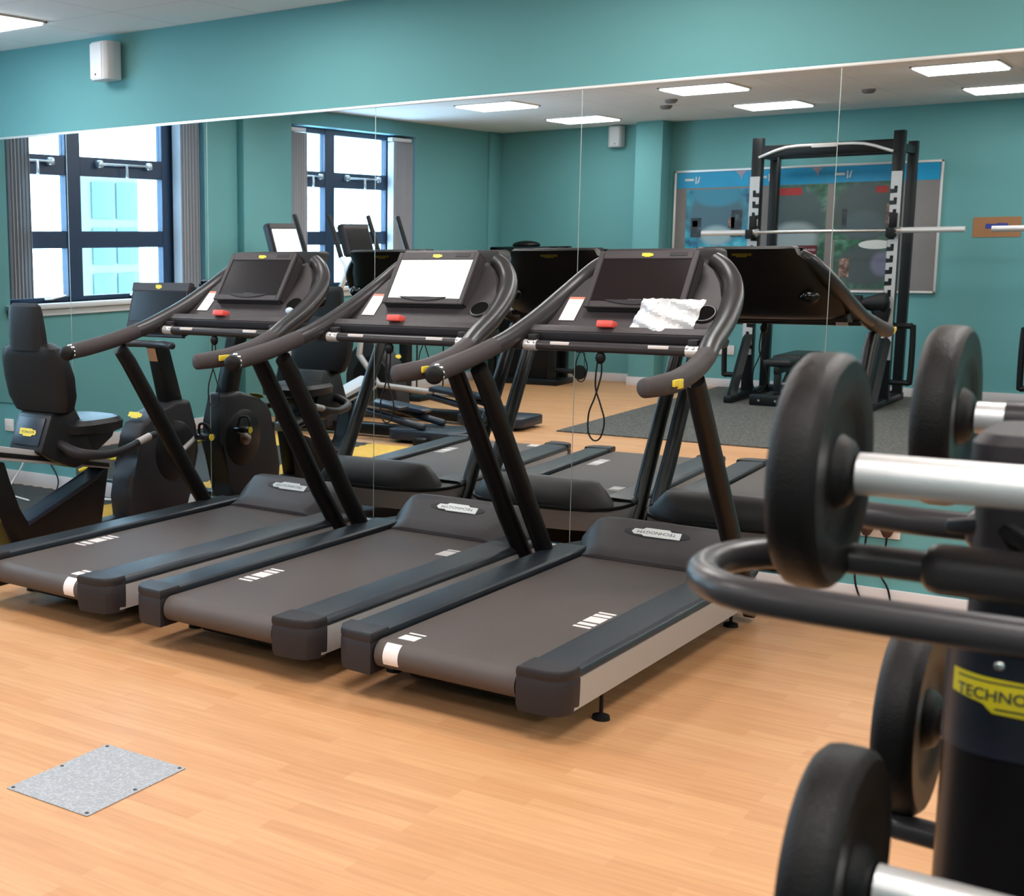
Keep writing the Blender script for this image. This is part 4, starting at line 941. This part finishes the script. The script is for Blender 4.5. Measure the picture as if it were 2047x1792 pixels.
m = MB(); m.tube([(-.25, -4.90, 1.378), (-.20, -4.93, 1.386), (-.15, -4.96, 1.372), (-.08, -4.98, 1.386), (0, -4.97, 1.378), (.1, -4.98, 1.38)], [.008, .012, .009, .012, .009, .008], 8, flat=.6, sub=5); o = tag(m.build('strap', 'black'), 'black webbing strap lying over the stand tube beside the column', 'strap')
def make_bb():
    r = empty('fixed_barbell', (0, 0, 0), 'x', 'barbell', 'fixed barbells on the storage stand')
    for s in (-1, 1):
        R_ = .119; t = .023
        prof = [(.001, -t), (R_ * .70, -t), (R_ * .76, -t + .004), (R_ * .93, -t), (R_ * .985, -t + .006), (R_, -t + .014), (R_, t - .014), (R_ * .985, t - .006), (R_ * .93, t), (R_ * .66, t - .001), (R_ * .56, t - .006), (R_ * .32, t - .006), (R_ * .27, t + .004), (R_ * .20, t + .009), (.001, t + .009)]
        prof = [(a, -s * b) for a, b in prof]
        m = MB(); m.lathe(prof, (s * .64, 0, 0), 'x', 56); m.build('weight_head', 'rubber', r)
    m = MB(); m.tube([(-.605, 0, 0), (.605, 0, 0)], .0210, 28, rnd=False); m.build('bar_handle', 'steel', r)
    return r
bb = make_bb()
BB = [(-.346 + .64, -5.035, 1.447, 1.0, 'topmost fixed barbell nearest the camera, round black head and thick silver bar'),
      (-.330 + .64, -4.49, 1.445, 1.0, 'fixed barbell behind the top of the stand column, on the far side'),
      (-.308 + .64, -4.70, 1.098, 1.0, 'fixed barbell on the far side of the lower tier, left of the yellow label'),
      (-.270 + .64, -5.215, 1.107, 1.0, 'fixed barbell lowest in the frame, nearest the camera on the lower tier')]
for i, (x, y, z, sc, l) in enumerate(BB):
    o = bb if i == 0 else copy_tree(bb); o.location = (x, y, z); o['label'] = l
    if i == 1:
        m = MB(); m.tube([(-.572, 0, 0), (.572, 0, 0)], .0235, 20, rnd=False); m.build('grip_sleeve', 'pipe', o)

# ------------------------------------------------------------------ world, sun-less daylight
w = bpy.data.worlds.new('World'); SC.world = w; w.use_nodes = True
bg = w.node_tree.nodes['Background']; bg.inputs['Color'].default_value = (.93, .97, 1.0, 1); bg.inputs['Strength'].default_value = 16
tcw = w.node_tree.nodes.new('ShaderNodeTexCoord'); gr = w.node_tree.nodes.new('ShaderNodeTexNoise'); gr.inputs['Scale'].default_value = 1.2
w.node_tree.links.new(tcw.outputs['Generated'], gr.inputs['Vector'])
cr = w.node_tree.nodes.new('ShaderNodeValToRGB'); cr.color_ramp.elements[0].color = (.42, .73, 1, 1); cr.color_ramp.elements[1].color = (.47, .76, 1, 1)
w.node_tree.links.new(gr.outputs['Fac'], cr.inputs['Fac']); w.node_tree.links.new(cr.outputs['Color'], bg.inputs['Color'])
for (y0, y1) in (W1, W2):
    ld = bpy.data.lights.new('window_portal', 'AREA'); ld.shape = 'RECTANGLE'; ld.size = y1 - y0; ld.size_y = WZ[1] - WZ[0]
    ld.cycles.is_portal = True
    lo = bpy.data.objects.new('window_portal', ld); lo.location = (XL - WT - .02, (y0 + y1) / 2, (WZ[0] + WZ[1]) / 2); lo.rotation_euler = (PI / 2, 0, -PI / 2); C.objects.link(lo)

# ------------------------------------------------------------------ camera
cd = bpy.data.cameras.new('Camera'); co = bpy.data.objects.new('Camera', cd); C.objects.link(co)
r_ = Vector((0.78387385, 0.62079734, -0.01234695)); u_ = Vector((-0.08745362, 0.13006974, 0.98764048)); f_ = Vector((-0.61473055, 0.77310576, -0.15624924))
mt = Matrix((r_, u_, -f_)).transposed().to_4x4(); mt.translation = Vector((0, -6.4407, 1.678)); co.matrix_world = mt
cd.sensor_width = 36; cd.sensor_fit = 'HORIZONTAL'; cd.lens = 2654.19 / 2047 * 36
cd.shift_x = (1023.5 - 441.7) / 2047; cd.shift_y = (910.78 - 896) / 2047
cd.clip_start = .02; cd.clip_end = 200
cd.dof.use_dof = True; cd.dof.focus_distance = 5.0; cd.dof.aperture_fstop = 8.5
SC.camera = co
SC.view_settings.view_transform = 'Standard'; SC.view_settings.look = 'None'; SC.view_settings.gamma = 1; SC.view_settings.use_curve_mapping = False
SC.view_settings.exposure = -0.05
SC.cycles.max_bounces = 10; SC.cycles.glossy_bounces = 6; SC.cycles.transmission_bounces = 8; SC.cycles.diffuse_bounces = 5
SC.cycles.caustics_reflective = False; SC.cycles.caustics_refractive = False
SC.cycles.sample_clamp_indirect = 5.0
